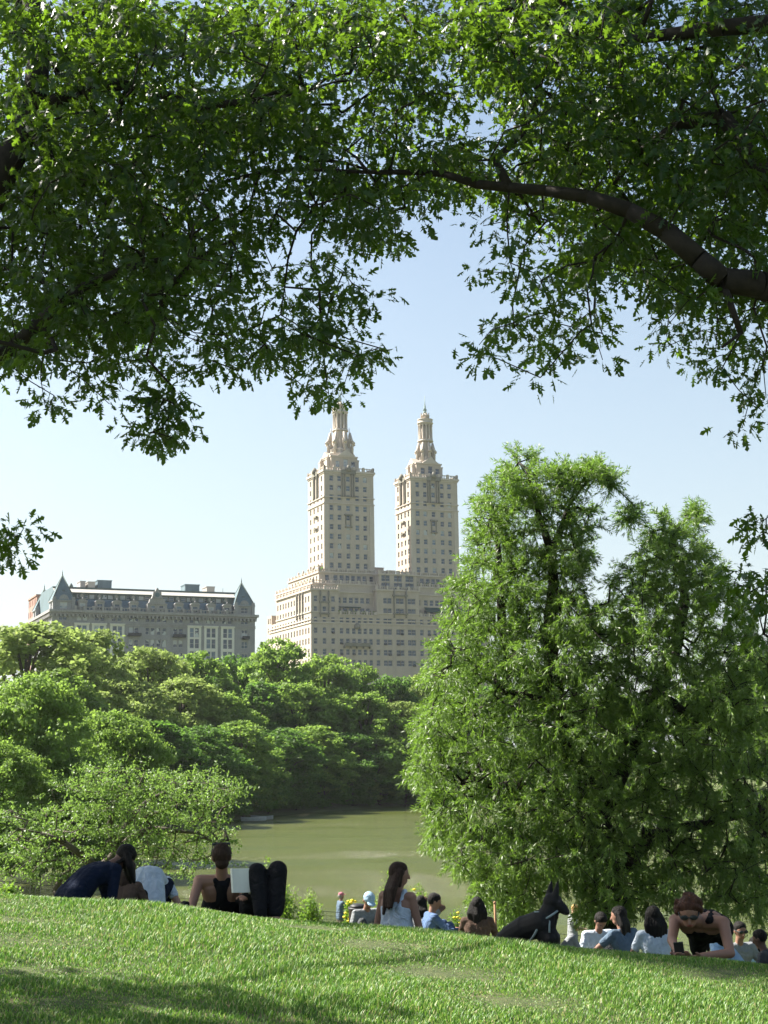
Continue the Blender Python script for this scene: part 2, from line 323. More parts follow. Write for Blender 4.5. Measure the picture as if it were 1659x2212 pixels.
# ---- the two oaks whose branches hang into the picture
OMAP = """
9989997999976788999999985579
9988999999988999999999997788
8799878699967767889876999989
8689989989987566778779998868
7998998999998877546889999999
9999999999875467787999999999
9999999765577779889999999999
9999998655667771037889999999
9999999776446561057788999999
9999799874244100026788889957
9999997763665300005564278889
9999986788555100006377105467
8747882676455500005364105256
6536561343343300001111000236
4312173030031000000000000004
1000053000000000000000000002
""".split()
def oaks():
    rg = np.random.RandomState(5)
    def L(pts): return [tuple(at(px, py, Y)) for px, py, Y in pts]
    # skeletons: (px, py, distance, radius)
    rx, lx = 4.6, -5.3
    RT = [(rx, 14.6, T(rx, 14.6)-.2), (rx, 14.6, 2.0), (4.75, 14.6, 4.2)]
    nodes, par, rad, own = [], [], [], []
    def chain(pts, rads, start, w):
        j = start
        for p, r in zip(pts, rads):
            nodes.append(tuple(p)); par.append(j); rad.append(r); own.append(w); j = len(nodes)-1
        return j
    a = chain(RT, [.42, .34, .30], -1, 1)
    b = chain(L([(1720, 640, 14.6), (1640, 615, 14.4), (1560, 605, 14.3), (1510, 560, 14.3), (1440, 500, 14.4), (1360, 455, 14.5), (1270, 425, 14.6), (1180, 412, 14.7), (1100, 405, 14.8), (1030, 398, 14.9)]), [.17, .145, .13, .115, .105, .09, .075, .06, .055, .05], a, 1)
    chain(L([(960, 376, 15), (900, 372, 15.1), (840, 372, 15.2), (795, 372, 15.2), (770, 340, 15.2), (748, 325, 15.3)]), [.038, .034, .028, .022, .016, .010], b, 1)
    chain(L([(640, 365, 15.6), (560, 374, 15.6), (500, 388, 15.6), (445, 412, 15.6), (405, 440, 15.6)]), [.020, .024, .022, .018, .010], b+4, 1)
    chain(L([(1070, 345, 14.9), (1130, 285, 15.1), (1165, 200, 15.3), (1150, 110, 15.5), (1130, -20, 15.6)]), [.04, .04, .035, .03, .02], b-1, 1)
    c = chain([(4.9, 14.8, 6.5), (5.0, 15, 9.5), (4.8, 15.2, 12.5)], [.27, .22, .14], a, 1)
    chain(L([(1560, 60, 15), (1440, 75, 15.2), (1330, 90, 15.4), (1200, 60, 15.6)]), [.09, .07, .05, .03], c-1, 1)
    chain(L([(1560, 250, 14.8), (1460, 270, 15.2), (1380, 330, 15.4)]), [.09, .07, .04], c-2, 1)
    chain(L([(1600, 720, 14.2), (1560, 750, 14)]), [.03, .015], b-7, 1)
    d = chain([(lx, 16, T(lx, 16)-.2), (lx+.1, 16, 2.6), (lx+.5, 16, 5.0)], [.40, .33, .28], -1, 0)
    e = chain([(-4.75, 15.9, 7.5), tuple(at(70, 250, 15.8)), tuple(at(85, 120, 15.8)), tuple(at(60, -30, 15.8))], [.22, .15, .13, .10], d, 0)
    chain(L([(170, 190, 15.8), (290, 180, 15.6), (420, 230, 15.4), (540, 220, 15.2), (650, 180, 15.4)]), [.08, .065, .05, .04, .02], e-2, 0)
    f = chain(L([(-40, 800, 15.6), (30, 750, 15.4), (90, 690, 15.2), (180, 620, 15), (270, 580, 15), (350, 560, 15)]), [.10, .08, .07, .05, .04, .03], d, 0)
    chain(L([(380, 610, 15), (420, 560, 15), (500, 520, 15)]), [.03, .025, .015], f, 0)
    chain(L([(640, 500, 15.4), (670, 460, 15.4)][::-1] + [(622, 560, 15.4), (615, 620, 15.4), (606, 680, 15.4)]), [.018, .016, .013, .010, .007], b+6, 1)
    chain(L([(-90, 930, 15.2), (-70, 1060, 14.9), (-30, 1140, 14.6), (5, 1170, 14.6)]), [.035, .028, .014, .006], f-5, 0)
    chain(L([(120, 400, 15.8), (240, 380, 15.8), (330, 330, 15.6)]), [.08, .06, .03], e-2, 0)
    ns = len(nodes)
    LIMB = [(1640, 615), (1560, 605), (1510, 560), (1440, 500), (1360, 455), (1270, 425), (1180, 412), (1100, 405), (1030, 398), (960, 376), (900, 372), (840, 372), (795, 372), (770, 340)]
    def limb_d(px, py):
        best = 1e9
        for (ax, ay), (bx_, by_) in zip(LIMB[:-1], LIMB[1:]):
            dx, dy = bx_-ax, by_-ay; t = max(0, min(1, ((px-ax)*dx+(py-ay)*dy)/(dx*dx+dy*dy))); best = min(best, math.hypot(px-ax-t*dx, py-ay-t*dy))
        return best
    # clusters of leaves
    tips, size = [], []
    for j, row in enumerate(OMAP):
        for i, ch in enumerate(row):
            dn = int(ch)/9.0
            if dn == 0: continue
            n = rg.poisson(((13.5 if dn > .8 else 11.0)*dn**2.0 + 0.5*dn)*(rg.choice([.45, .9, 1.6]) if dn < .99 else rg.choice([.7, 1.0, 1.3])))
            if dn < .8 : n = max(n, 1) if rg.uniform() < dn*2 else n
            for _ in range(n):
                px = (i+rg.uniform(0, 1))*59.3; py = (j+rg.uniform(0, 1))*60
                Y = rg.uniform(14.2, 19.8) if dn > .8 else rg.uniform(14.2, 17.6)
                q = at(px, py, Y); vn = math.sin(q.x*3.1+1.3*math.sin(q.y*1.9))*math.sin(q.z*3.3+1.1*math.sin(q.x*2.1))*math.sin(q.y*2.0+.7)
                if abs(vn) < .10 and rg.uniform() < .8: continue          # gaps between boughs
                if limb_d(px, py) < 34 and Y < 15.4: Y = rg.uniform(15.5, 18.5)
                tips.append(tuple(at(px, py, Y))); size.append(rg.uniform(.75, 1.15))
    for px, py in [(335, 860), (355, 862), (375, 872), (380, 900), (325, 935), (360, 950), (330, 905), (345, 880), (365, 900), (350, 925), (372, 945), (338, 935), (12, 1150), (40, 1160), (52, 1140), (18, 1190), (35, 1205), (5, 1170), (812, 640), (790, 660), (805, 790), (780, 770),
                   (690, 835), (710, 850), (905, 480), (1035, 745), (1075, 775), (1050, 770), (1195, 770), (1220, 755), (1255, 715), (1560, 795), (1545, 770), (1655, 860), (1650, 890), (1640, 1130), (1655, 1150), (1635, 1160), (1655, 1120),
                   (1600, 1235), (1640, 1240), (1585, 1260), (1620, 1270), (1655, 1260), (1600, 1290), (1635, 1310), (1655, 1330), (1650, 1290), (1610, 1320), (1650, 1370), (1580, 1290)]:
        tips.append(tuple(at(px, py, rg.uniform(14.2, 15.0)))); size.append(.85)
    # unseen rest of the two crowns, foliage added here to shade visible boughs
    def blob(cx, cy, cz, rx_, ry, rz_, n, k=1.0):
        m = 0
        while m < n:
            v = rg.uniform(-1, 1, 3)
            q = (v**2).sum()
            if q > 1 or q < .25: continue
            p = (cx+v[0]*rx_, cy+v[1]*ry, cz+v[2]*rz_)
            # keep the blob out of the picture itself
            t = (Vector(p)-Vector((0, 0, E))); l = CM.to_3x3().transposed() @ t
            px = 829.5 + FP*l.x/-l.z; py = 1106 - FP*l.y/-l.z
            m += 1
            tt = (-1.0 - p[0])/0.667; zz = p[2] - .695*tt
            if p[0] < -3.5 and 4.6 < zz < 9.4 and math.sin(zz*2.6+p[1]*.9) > -.1: continue        # boughs opened along the sun's path to light the centre
            if -20 < px < 1680 and -20 < py < 2230 and l.z < 0: continue
            tips.append(p); size.append(k)
    blob(-7.4, 18.0, 8.6, 3.2, 3.2, 3.8, 620, 1.5); blob(-1.5, 17, 12.8, 5.5, 3.6, 2.2, 90, 1.4)
    blob(4.8, 17.5, 12.8, 4.0, 3.2, 2.4, 420, 1.5); blob(7.6, 16.5, 7.8, 3.4, 3.0, 4, 380, 1.5)
    blob(-6.9, 9.3, 6.0, 1.5, 0.9, .9, 60, 1.4); blob(-8.6, 18, 13.6, 3.5, 3.2, 2.4, 430, 1.5); blob(0.6, 18.4, 14.4, 3.0, 3, 1.5, 300, 1.5); blob(-10.4, 19.5, 11.6, 3.4, 3.6, 3.6, 480, 1.5); blob(1.8, 18.5, 12.8, 2.2, 3, 1.8, 330, 1.5)
    tips = np.array(tips); size = np.array(size)
    A, pr = grow(nodes, par, tips)
    ow = list(own)
    for i in range(ns, len(A)): ow.append(ow[pr[i]])
    ow = np.array(ow)
    for w, name, loc, label in ((0, 'oak_tree', (lx, 16), 'dark leafy oak at left whose drooping boughs fill the upper left of the view'),
                                (1, 'oak_tree', (rx, 14.6), 'oak reaching in from the right with one thick dark limb arching over the sky gap')):
        idx = np.where(ow == w)[0]; remap = {int(i): k for k, i in enumerate(idx)}
        a2 = A[idx]; p2 = [remap.get(int(pr[i]), -1) for i in idx]
        nsk = int((idx < ns).sum()); r2 = [rad[i] for i in idx if i < ns]
        root = empty(name, (loc[0], loc[1], T(*loc)), 0, label, 'tree', 'oaks framing the view'); off = np.array(root.location)
        link(bpy.data.objects.new('trunk', branch_mesh('trunk', a2-off, p2, nsk, r2, M['bark'], 0.0042, .40, .045)), root)
        # leaves: around each tip
        tk = []
        d2 = None
        for i in idx:
            if i < ns: continue
            tk.append(i)
        tk = np.array(tk); TP = A[tk]
        # match sizes to tips (mid nodes carry a thinner tuft)
        lookup = {tuple(np.round(t, 5)): s for t, s in zip(tips, size)}
        P, D, N, S = [], [], [], []
        for c in TP:
            s = lookup.get(tuple(np.round(c, 5)))
            k = 19 if s else 5; s = s or .8
            if s > 1.3: k = 15
            o = rdir(rg, k); rr = (rg.uniform(.05, 1, k)**.6)*.27*s
            P.append(c + o*rr[:, None]*np.array([1.15, 1.15, .55])); dd = o*0.9 + np.array([0, 0, -.45]) + rg.normal(size=(k, 3))*.3
            D.append(dd); N.append(np.array([0, 0, .75]) + rg.normal(size=(k, 3))*.65); S.append(rg.uniform(.095, .155, k)*(1 if s < 1.3 else 1.7))
        P, D, N, S = map(np.concatenate, (P, D, N, S))
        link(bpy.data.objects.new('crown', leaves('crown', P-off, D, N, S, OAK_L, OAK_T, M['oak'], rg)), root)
oaks()

# ---- the willow on the right
def willow():
    rg = np.random.RandomState(8)
    # clumps: px, py, rx, ry, dist
    C = [(1128, 1010, 38, 40), (1160, 1060, 60, 50), (1085, 1065, 50, 45), (1215, 1030, 34, 30), (1050, 1110, 34, 45), (1120, 1120, 60, 50), (1200, 1100, 55, 45), (1256, 1120, 34, 32),
         (1275, 1020, 26, 14), (1318, 1035, 16, 16), (1290, 1012, 12, 8), (1245, 1040, 24, 22), (1060, 1180, 45, 50), (1130, 1190, 50, 50), (1220, 1190, 45, 55), (1258, 1200, 20, 45), (1040, 1240, 50, 45), (1110, 1260, 45, 50), (1225, 1265, 40, 50), (1150, 1230, 38, 40),
         (1010, 1300, 48, 50), (1075, 1320, 60, 55), (1140, 1320, 45, 50), (1240, 1330, 50, 55),
         (1435, 1150, 34, 42), (1405, 1190, 38, 36), (1475, 1180, 50, 45), (1500, 1230, 45, 45), (1430, 1240, 60, 50), (1370, 1260, 55, 50), (1540, 1260, 30, 45), (1315, 1335, 46, 40), (1480, 1300, 60, 50), (1400, 1320, 65, 50), (1560, 1330, 50, 50),
         (985, 1380, 52, 50), (1060, 1400, 65, 60), (1130, 1400, 50, 55), (1230, 1410, 60, 55), (1320, 1400, 65, 55), (1410, 1400, 65, 55), (1500, 1390, 65, 55), (1590, 1410, 60, 55), (1650, 1400, 50, 55),
         (965, 1470, 50, 50), (1040, 1490, 60, 60), (1120, 1490, 60, 55), (1200, 1480, 60, 55), (1290, 1490, 65, 60), (1380, 1480, 65, 60), (1470, 1490, 65, 60), (1560, 1490, 65, 60), (1650, 1500, 60, 60),
         (950, 1560, 46, 50), (1020, 1580, 62, 60), (1110, 1580, 65, 60), (1200, 1570, 65, 60), (1290, 1580, 65, 60), (1380, 1580, 65, 60), (1470, 1590, 65, 60), (1560, 1590, 65, 60), (1650, 1600, 65, 60),
         (935, 1650, 42, 50), (1000, 1670, 62, 60), (1090, 1670, 65, 60), (1180, 1670, 65, 60), (1270, 1670, 65, 60), (1370, 1680, 70, 60), (1470, 1680, 70, 60), (1570, 1690, 70, 60), (1660, 1690, 65, 60),
         (960, 1740, 44, 50), (1040, 1760, 60, 60), (1130, 1760, 65, 60), (1220, 1760, 65, 60), (1310, 1770, 65, 60), (1410, 1780, 70, 60), (1510, 1780, 70, 60), (1610, 1790, 70, 60), (1690, 1780, 60, 60),
         (1010, 1840, 44, 50), (1080, 1850, 58, 55), (1160, 1850, 62, 55), (1250, 1850, 62, 55), (1340, 1860, 60, 55), (1430, 1860, 62, 45), (1520, 1870, 60, 36), (1610, 1880, 60, 40), (1690, 1880, 60, 60),
         (1060, 1915, 44, 38), (1130, 1925, 40, 40), (1226, 1895, 44, 30), (1310, 1925, 50, 40), (1385, 1935, 40, 36), (1100, 1960, 22, 26), (1340, 1970, 34, 34), (1290, 1975, 26, 26), (1460, 1920, 30, 30), (1570, 1945, 34, 26), (1640, 1960, 24, 30), (945, 1800, 20, 18), (928, 1600, 22, 40), (905, 1660, 14, 26), (1360, 1110, 14, 26), (1495, 1120, 16, 22), (915, 1560, 14, 18)]
    off = Vector((X_at(1318, 26.5), 26.5, 0)); off.z = T(off.x, off.y)
    root = empty('willow_tree', off, 0, 'big broad willow at right with narrow silvery green leaves reaching down to the seated people', 'tree')
    offn = np.array(off)
    skel, par, rad = [], [], []
    def chain(pts, rads, st=-1):
        j = st
        for (px, py, Y), r in zip(pts, rads):
            p = at(px, py, Y); skel.append(tuple(p)); par.append(j); rad.append(r); j = len(skel)-1
        return j
    a = chain([(1318, 2075, 26.5), (1316, 2000, 26.5), (1308, 1900, 26.5), (1290, 1760, 26.5)], [.34, .28, .27, .25])
    b = chain([(1240, 1640, 26.3), (1205, 1520, 26.2), (1190, 1420, 26.1), (1188, 1330, 26.0), (1196, 1260, 26.0), (1190, 1190, 26.0), (1170, 1130, 26), (1150, 1060, 26), (1135, 1010, 26)], [.19, .16, .14, .12, .10, .09, .06, .04, .02], a)
    chain([(1210, 1150, 26), (1225, 1100, 26), (1260, 1050, 26.1), (1300, 1012, 26.2), (1322, 1030, 26.2)], [.06, .04, .022, .010, .006], b-3)
    chain([(1130, 1420, 26), (1085, 1360, 25.9), (1080, 1250, 25.9), (1075, 1170, 25.9), (1060, 1120, 25.9)], [.10, .09, .07, .05, .03], b-7)
    chain([(1110, 1500, 25.5), (1060, 1470, 25.3), (1020, 1430, 25.2), (980, 1400, 25)], [.07, .05, .03, .015], b-7)
    c = chain([(1360, 1620, 26.8), (1420, 1500, 27), (1460, 1400, 27), (1480, 1300, 27), (1470, 1230, 27), (1440, 1160, 27)], [.18, .15, .12, .09, .06, .03], a)
    chain([(1500, 1560, 27), (1580, 1480, 27), (1640, 1420, 27)], [.1, .07, .04], c-4)
    chain([(1180, 1720, 26), (1080, 1700, 25.6), (1000, 1690, 25.4)], [.11, .08, .04], a)
    chain([(1420, 1800, 26), (1520, 1780, 26), (1620, 1760, 26)], [.11, .08, .04], a-1)
    tips = []; TD = []
    for (px, py, rx, ry) in C:
        low = min(1, max(0, (py-1000)/500))
        Yc = 26.3 + rg.uniform(-.6, .6); dep = 0.5 + 2.2*low
        sc = FP/26.3
        n = int(10 + 15*(rx*ry/3600.0))
        n = int(n*(3.9 if low > .6 else 2.9))
        for _ in range(n):
            v = rdir(rg, 1)[0]*rg.uniform(.35, 1)**.5
            q = at(px+v[0]*rx, py-v[2]*ry, Yc + v[1]*dep - 0.8*low*(1 if rg.uniform() < .6 else -1))
            if px > 1240 and py > 1330: q.y += rg.uniform(0, 1.2)
            tips.append(tuple(q)); TD.append((v[0], v[1], v[2]))
    tips = np.array(tips); TD = np.array(TD)
    A, pr = grow(skel, par, tips)
    link(bpy.data.objects.new('trunk', branch_mesh('trunk', A-offn, pr, len(skel), rad, M['bark'], 0.004, .40, .05, 5)), root)
    P, D, N, S = [], [], [], []
    for t, d in zip(tips, TD):
        up = smooth(1.5, 7.5, t[2])
        d = d*0.9 + np.array([0, 0, -0.38+.95*up]) + rg.normal(size=3)*.4; d /= np.linalg.norm(d)
        L = rg.uniform(.22, .44); k = int(L*165)
        # three shoots per tip
        for s in range(3):
            dd = d + rg.normal(size=3)*.42; dd /= np.linalg.norm(dd)
            kk = k//2; u = rg.uniform(0, 1, kk)
            bend = np.array([0, 0, -1.0])*(.16*u**2)[:, None]*L
            pp = t + dd*(u*L - L*.25)[:, None] + bend
            side = rdir(rg, kk); side -= dd*(side@dd)[:, None]
            P.append(pp); D.append(dd*0.75 + side*.8 + np.array([0, 0, -.30])); N.append(rg.normal(size=(kk, 3))+np.array([0, -.1, .5])); S.append(rg.uniform(.06, .11, kk))
    P, D, N, S = map(np.concatenate, (P, D, N, S))
    print('willow leaves', len(P))
    link(bpy.data.objects.new('crown', leaves('crown', P-offn, D, N, S, WIL_L, WIL_T, M['willow'], rg, .2)), root)
willow()

# ---- the low spreading cherry on the left
def cherry():
    rg = np.random.RandomState(3)
    Y0 = 33.0
    off = at(150, 1950, Y0); off.z = T(off.x, Y0)
    root = empty('cherry_tree', off, 0, 'low wide tree with crooked limbs and small pale leaves before the lake at left', 'tree'); offn = np.array(off)
    skel, par, rad = [], [], []
    def chain(pts, rads, st=-1):
        j = st
        for (px, py, Y), r in zip(pts, rads):
            p = at(px, py, Y); skel.append(tuple(p)); par.append(j); rad.append(r); j = len(skel)-1
        return j
    base = Vector((off.x, Y0, off.z-.1)); skel.append(tuple(base)); par.append(-1); rad.append(.16)
    a = chain([(175, 1915, Y0), (215, 1880, Y0), (255, 1840, Y0)], [.13, .12, .11], 0)
    chain([(290, 1805, Y0), (330, 1790, Y0), (380, 1795, Y0), (430, 1800, Y0), (465, 1820, Y0)], [.09, .075, .055, .03, .015], a)
    chain([(270, 1780, 33.4), (320, 1730, 33.6), (380, 1700, 33.6), (450, 1690, 33.6), (510, 1700, 33.4)], [.08, .06, .04, .025, .012], a)
    chain([(235, 1790, Y0), (250, 1730, 33), (280, 1680, 33)], [.07, .05, .025], a)
    chain([(180, 1850, 32.6), (140, 1820, 32.4), (90, 1800, 32.2), (40, 1790, 32)], [.08, .06, .045, .02], a-1)
    chain([(135, 1890, 32.6), (118, 1925, 32.5), (128, 1955, 32.4)], [.06, .06, .05], a-2)
    tips = []
    C = [(250, 1665, 90, 22, 14), (350, 1680, 90, 20, 16), (440, 1690, 80, 14, 10), (500, 1705, 50, 12, 8), (180, 1700, 80, 24, 14), (290, 1710, 110, 26, 22), (400, 1730, 90, 24, 18), (470, 1735, 50, 14, 7), (150, 1750, 90, 26, 14), (240, 1755, 100, 26, 20), (340, 1765, 110, 24, 22), (430, 1770, 60, 18, 10),
         (100, 1790, 90, 22, 14), (200, 1795, 90, 24, 18), (300, 1800, 90, 20, 15), (390, 1810, 80, 20, 14), (450, 1815, 50, 14, 7), (60, 1815, 70, 18, 10), (130, 1835, 90, 18, 13), (340, 1840, 90, 18, 13), (420, 1850, 60, 16, 8), (460, 1860, 40, 12, 4), (240, 1840, 60, 18, 8), (80, 1860, 70, 16, 8), (170, 1870, 60, 14, 6), (340, 1875, 50, 14, 5), (400, 1885, 40, 14, 4), (30, 1850, 40, 16, 5), (470, 1795, 30, 12, 4), (30, 1890, 50, 14, 5), (90, 1895, 40, 12, 4), (220, 1690, 70, 18, 10), (40, 1760, 60, 20, 8)]
    P, D, N, S = [], [], [], []
    for (px, py, rx, ry, n) in C:
        Yc = Y0 + rg.uniform(-1.2, 1.2)
        for _ in range(int(n*2.2)):
            v = rdir(rg, 1)[0]*rg.uniform(0, 1)**.4
            t = np.array(at(px+v[0]*rx, py-v[2]*ry*.75, Yc+v[1]*1.3)); tips.append(t)
            d = np.array([v[0]*.9, v[1]*.6, .1]) + rg.normal(size=3)*.3; d /= np.linalg.norm(d); L = rg.uniform(.22, .5)
            k = rg.randint(22, 40); u = rg.uniform(-.3, 1, k)
            P.append(t + d*(u*L)[:, None] + rg.normal(size=(k, 3))*.035); D.append(d*.4 + rdir(rg, k) + np.array([0, 0, -.4])); N.append(rg.normal(size=(k, 3))+np.array([0, 0, .9])); S.append(rg.uniform(.05, .085, k))
    A, pr = grow(skel, par, np.array(tips))
    link(bpy.data.objects.new('trunk', branch_mesh('trunk', A-offn, pr, len(skel), rad, M['bark_grey'], 0.0055, .40, .04, 5)), root)
    P, D, N, S = map(np.concatenate, (P, D, N, S))
    link(bpy.data.objects.new('crown', leaves('crown', P-offn, D, N, S, CH_L, CH_T, M['cherry'], rg)), root)
cherry()

# ---- park trees round the lake: a few kinds, copied and turned
def tree_proto(seed, H, Wd, leaf, n_lobe, n_tuft, per, mt, low=0.12):
    """trunk with limbs; a crown of overlapping lobes, each covered with leaf tufts"""
    rg = np.random.RandomState(seed)
    b = MB(); th = H*.55
    b.tube([(0, 0, -.6), (.1, 0, th*.5), (0, .15, th), (.1, .1, H*.85)], [H*.022, H*.017, H*.011, H*.004], 8)
    lobes = []
    for i in range(n_lobe):
        w = low + (1-low)*((i+.5)/n_lobe)
        env = (math.sin(math.pi*min(1, (w*.86+.12)))**.55)*(Wd/2)
        a = i*2.4+rg.uniform(-.5, .5); r = (.13+.11*rg.uniform())*Wd*(1.05-.3*w)
        rr = max(0, env-r*.8)*rg.uniform(.75, 1.1)
        z = min(w*H, H-r*.8)
        lobes.append((rr*math.cos(a), rr*math.sin(a), z, r))
        b.tube([(0, 0, max(.15, w-.3)*H), (rr*.55*math.cos(a), rr*.55*math.sin(a), z-r*.4), (rr*math.cos(a), rr*math.sin(a), z+r*.3)], [H*.008, H*.005, H*.0018], 5)
    LB = np.array(lobes)
    P, D, N, S = [], [], [], []
    made = 0
    while made < n_tuft:
        l = lobes[rg.randint(len(lobes))]; o = rdir(rg, 1)[0]
        if o[2] < -.55: continue
        q = rg.uniform(.6, 1.22); c = np.array(l[:3]) + o*l[3]*q*np.array([1, 1, .82])
        # skip spots deep inside another lobe
        dd = np.sqrt(((c-LB[:, :3])**2).sum(1))/LB[:, 3]
        if (dd < .62).any() and rg.uniform() < .85: continue
        made += 1
        rt = Wd*rg.uniform(.035, .075)
        n = per; qv = rdir(rg, n)*(rg.uniform(.05, 1, n)**.5)[:, None]*rt*np.array([1.15, 1.15, .7])
        P.append(c+qv); N.append(qv/rt + o*.9 + np.array([0, 0, .5]) + rg.normal(size=(n, 3))*.5); D.append(rdir(rg, n)+o*.4-np.array([0, 0, .3])); S.append(rg.uniform(.6, 1.3, n)*leaf)
    P, D, N, S = map(np.concatenate, (P, D, N, S))
    return b.mesh('trunk', M['bark_grey']), leaves('crown', P, D, N, S, CL_L, CL_T, mt, rg, .1)
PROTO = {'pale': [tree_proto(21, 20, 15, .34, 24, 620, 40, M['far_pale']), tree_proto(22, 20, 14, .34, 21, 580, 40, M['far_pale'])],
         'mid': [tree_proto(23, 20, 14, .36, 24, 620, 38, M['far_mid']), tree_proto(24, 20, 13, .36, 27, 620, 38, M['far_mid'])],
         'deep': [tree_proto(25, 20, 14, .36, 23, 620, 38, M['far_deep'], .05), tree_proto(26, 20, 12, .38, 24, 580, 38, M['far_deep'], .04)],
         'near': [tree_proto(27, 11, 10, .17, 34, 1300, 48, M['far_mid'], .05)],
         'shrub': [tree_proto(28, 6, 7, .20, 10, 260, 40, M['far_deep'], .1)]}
def park_tree(px, ytop, wpx, Y, kind, label, name='park_tree', cat='tree', group='trees round the lake', base=None, var=0):
    top = at(px, ytop, Y); x = top.x; z0 = T(x, Y) if base is None else base
    h = top.z - z0; pr = PROTO[kind][var % len(PROTO[kind])]
    H = {'near': 11, 'shrub': 6}.get(kind, 20); Wd = {'near': 10, 'shrub': 7}.get(kind, 14)
    w = wpx/FP*Y
    o = empty(name, (x, Y, z0), (px*0.37+ytop*.11) % 6.28, label, cat, group)
    o.scale = (w/Wd, w/Wd, h/H)
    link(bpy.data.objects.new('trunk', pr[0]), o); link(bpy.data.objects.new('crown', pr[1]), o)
FT = [
 (60, 1350, 270, 168, 'pale', 'large pale yellow-green tree at far left, hiding the grey building\'s left foot'),
 (200, 1368, 170, 186, 'pale', 'pale green tree with a domed top in front of the grey building\'s left half'),
 (325, 1404, 160, 205, 'pale', 'pale green tree below the grey building\'s middle gable'),
 (430, 1412, 140, 212, 'mid', 'mid green tree in front of the grey building\'s right white panels'),
 (505, 1420, 110, 240, 'deep', 'dark green treetop under the grey building\'s right corner'),
 (605, 1386, 150, 226, 'mid', 'tallest mid green tree, below the gap between the grey and the twin-towered building'),
 (700, 1420, 130, 232, 'mid', 'rounded green tree in front of the twin-towered building\'s left corner'),
 (775, 1438, 110, 238, 'mid', 'green tree directly below the left tower\'s right edge'),
 (845, 1462, 100, 242, 'deep', 'dark green tree below the gap between the two towers'),
 (905, 1462, 110, 246, 'pale', 'pale green tree low before the twin-towered building, beside the willow\'s left edge'),
 (955, 1440, 110, 250, 'mid', 'green tree half hidden behind the willow\'s upper left edge'),
 (130, 1450, 170, 160, 'mid', 'mid green tree in the second row at far left, below the large pale one'),
 (270, 1470, 170, 182, 'pale', 'pale tree in the second row above the spreading cherry'),
 (395, 1468, 160, 196, 'pale', 'yellowish thin-leaved tree with branches showing, second row at centre left'),
 (480, 1500, 130, 200, 'mid', 'mid green tree in the second row between the yellowish tree and the tallest one'),
 (560, 1478, 130, 214, 'deep', 'deep green tree below and left of the tallest tree'),
 (640, 1478, 140, 218, 'mid', 'lighter green tree right below the tallest tree'),
 (715, 1500, 130, 222, 'mid', 'green tree in the second row below the left tower'),
 (790, 1500, 130, 226, 'mid', 'green tree with lumpy crown in the second row right of the left tower\'s foot'),
 (865, 1520, 120, 230, 'pale', 'pale green tree in the second row near the willow'),
 (925, 1530, 110, 236, 'mid', 'green tree by the lake right against the willow\'s edge'),
 (330, 1560, 170, 158, 'deep', 'deep green tree behind the top of the spreading cherry'),
 (430, 1570, 150, 172, 'deep', 'dark tree on the lake edge to the right of the cherry\'s crown'),
 (520, 1560, 140, 184, 'mid', 'green tree standing on the lake edge above the cherry\'s outermost twigs'),
 (600, 1575, 140, 196, 'deep', 'dark green tree on the lake edge below the tallest tree'),
 (675, 1570, 130, 206, 'mid', 'mid green tree on the lake edge, centre of the far bank'),
 (745, 1585, 120, 214, 'deep', 'dark tree on the lake edge below the left tower'),
 (810, 1590, 110, 219, 'mid', 'smaller green tree on the lake edge between left tower and willow'),
 (868, 1605, 100, 224, 'deep', 'dark green tree on the lake edge just left of the willow'),
 (922, 1600, 100, 230, 'deep', 'darkest tree on the lake edge, partly behind the willow'),
 (560, 1415, 90, 270, 'mid', 'small treetop between the grey building\'s right corner and the tallest tree'),
 (1648, 1420, 160, 250, 'mid', 'tree seen past the willow at the right edge of the view'),
 (1560, 1470, 200, 245, 'mid', 'tree hidden mostly behind the right side of the willow'),
 (1300, 1500, 200, 245, 'mid', 'tree glimpsed through gaps in the middle of the willow'),
 (1120, 1480, 200, 245, 'deep', 'tree glimpsed through the left side of the willow'),
]
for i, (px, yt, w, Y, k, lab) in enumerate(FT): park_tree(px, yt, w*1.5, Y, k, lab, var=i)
park_tree(70, 1470, 330, 92, 'near', 'big leafy dark green tree on the near left bank, cut by the left edge', base=LAKE+.8)
park_tree(245, 1545, 260, 104, 'near', 'rounded leafy tree just behind the top of the spreading cherry', base=LAKE+.6)
park_tree(-10, 1610, 250, 84, 'near', 'low leafy tree at the left edge above the wire fence', base=LAKE+.8)
park_tree(160, 1640, 240, 90, 'near', 'bushy tree behind the cherry\'s left half', base=LAKE+.6)
def bank_shrub(px, ytop, wpx, Y, label): park_tree(px, ytop, wpx, Y, 'shrub', label, 'shrub', 'shrub', 'shrubs along the far lake edge')
names = ['below the yellowish tree', 'left of centre on the far edge', 'under the tallest tree', 'at the middle of the far edge', 'right of the middle of the far edge', 'under the left tower', 'below the gap between the towers', 'nearest the willow', 'half behind the willow']
for i, (px, Y) in enumerate([(470, 172), (525, 180), (580, 188), (640, 197), (700, 205), (760, 212), (820, 218), (875, 222), (930, 226)]):
    bank_shrub(px, 1690-(i % 3)*12, 120, Y, 'dark overhanging shrub on the water\'s edge, ' + names[i])
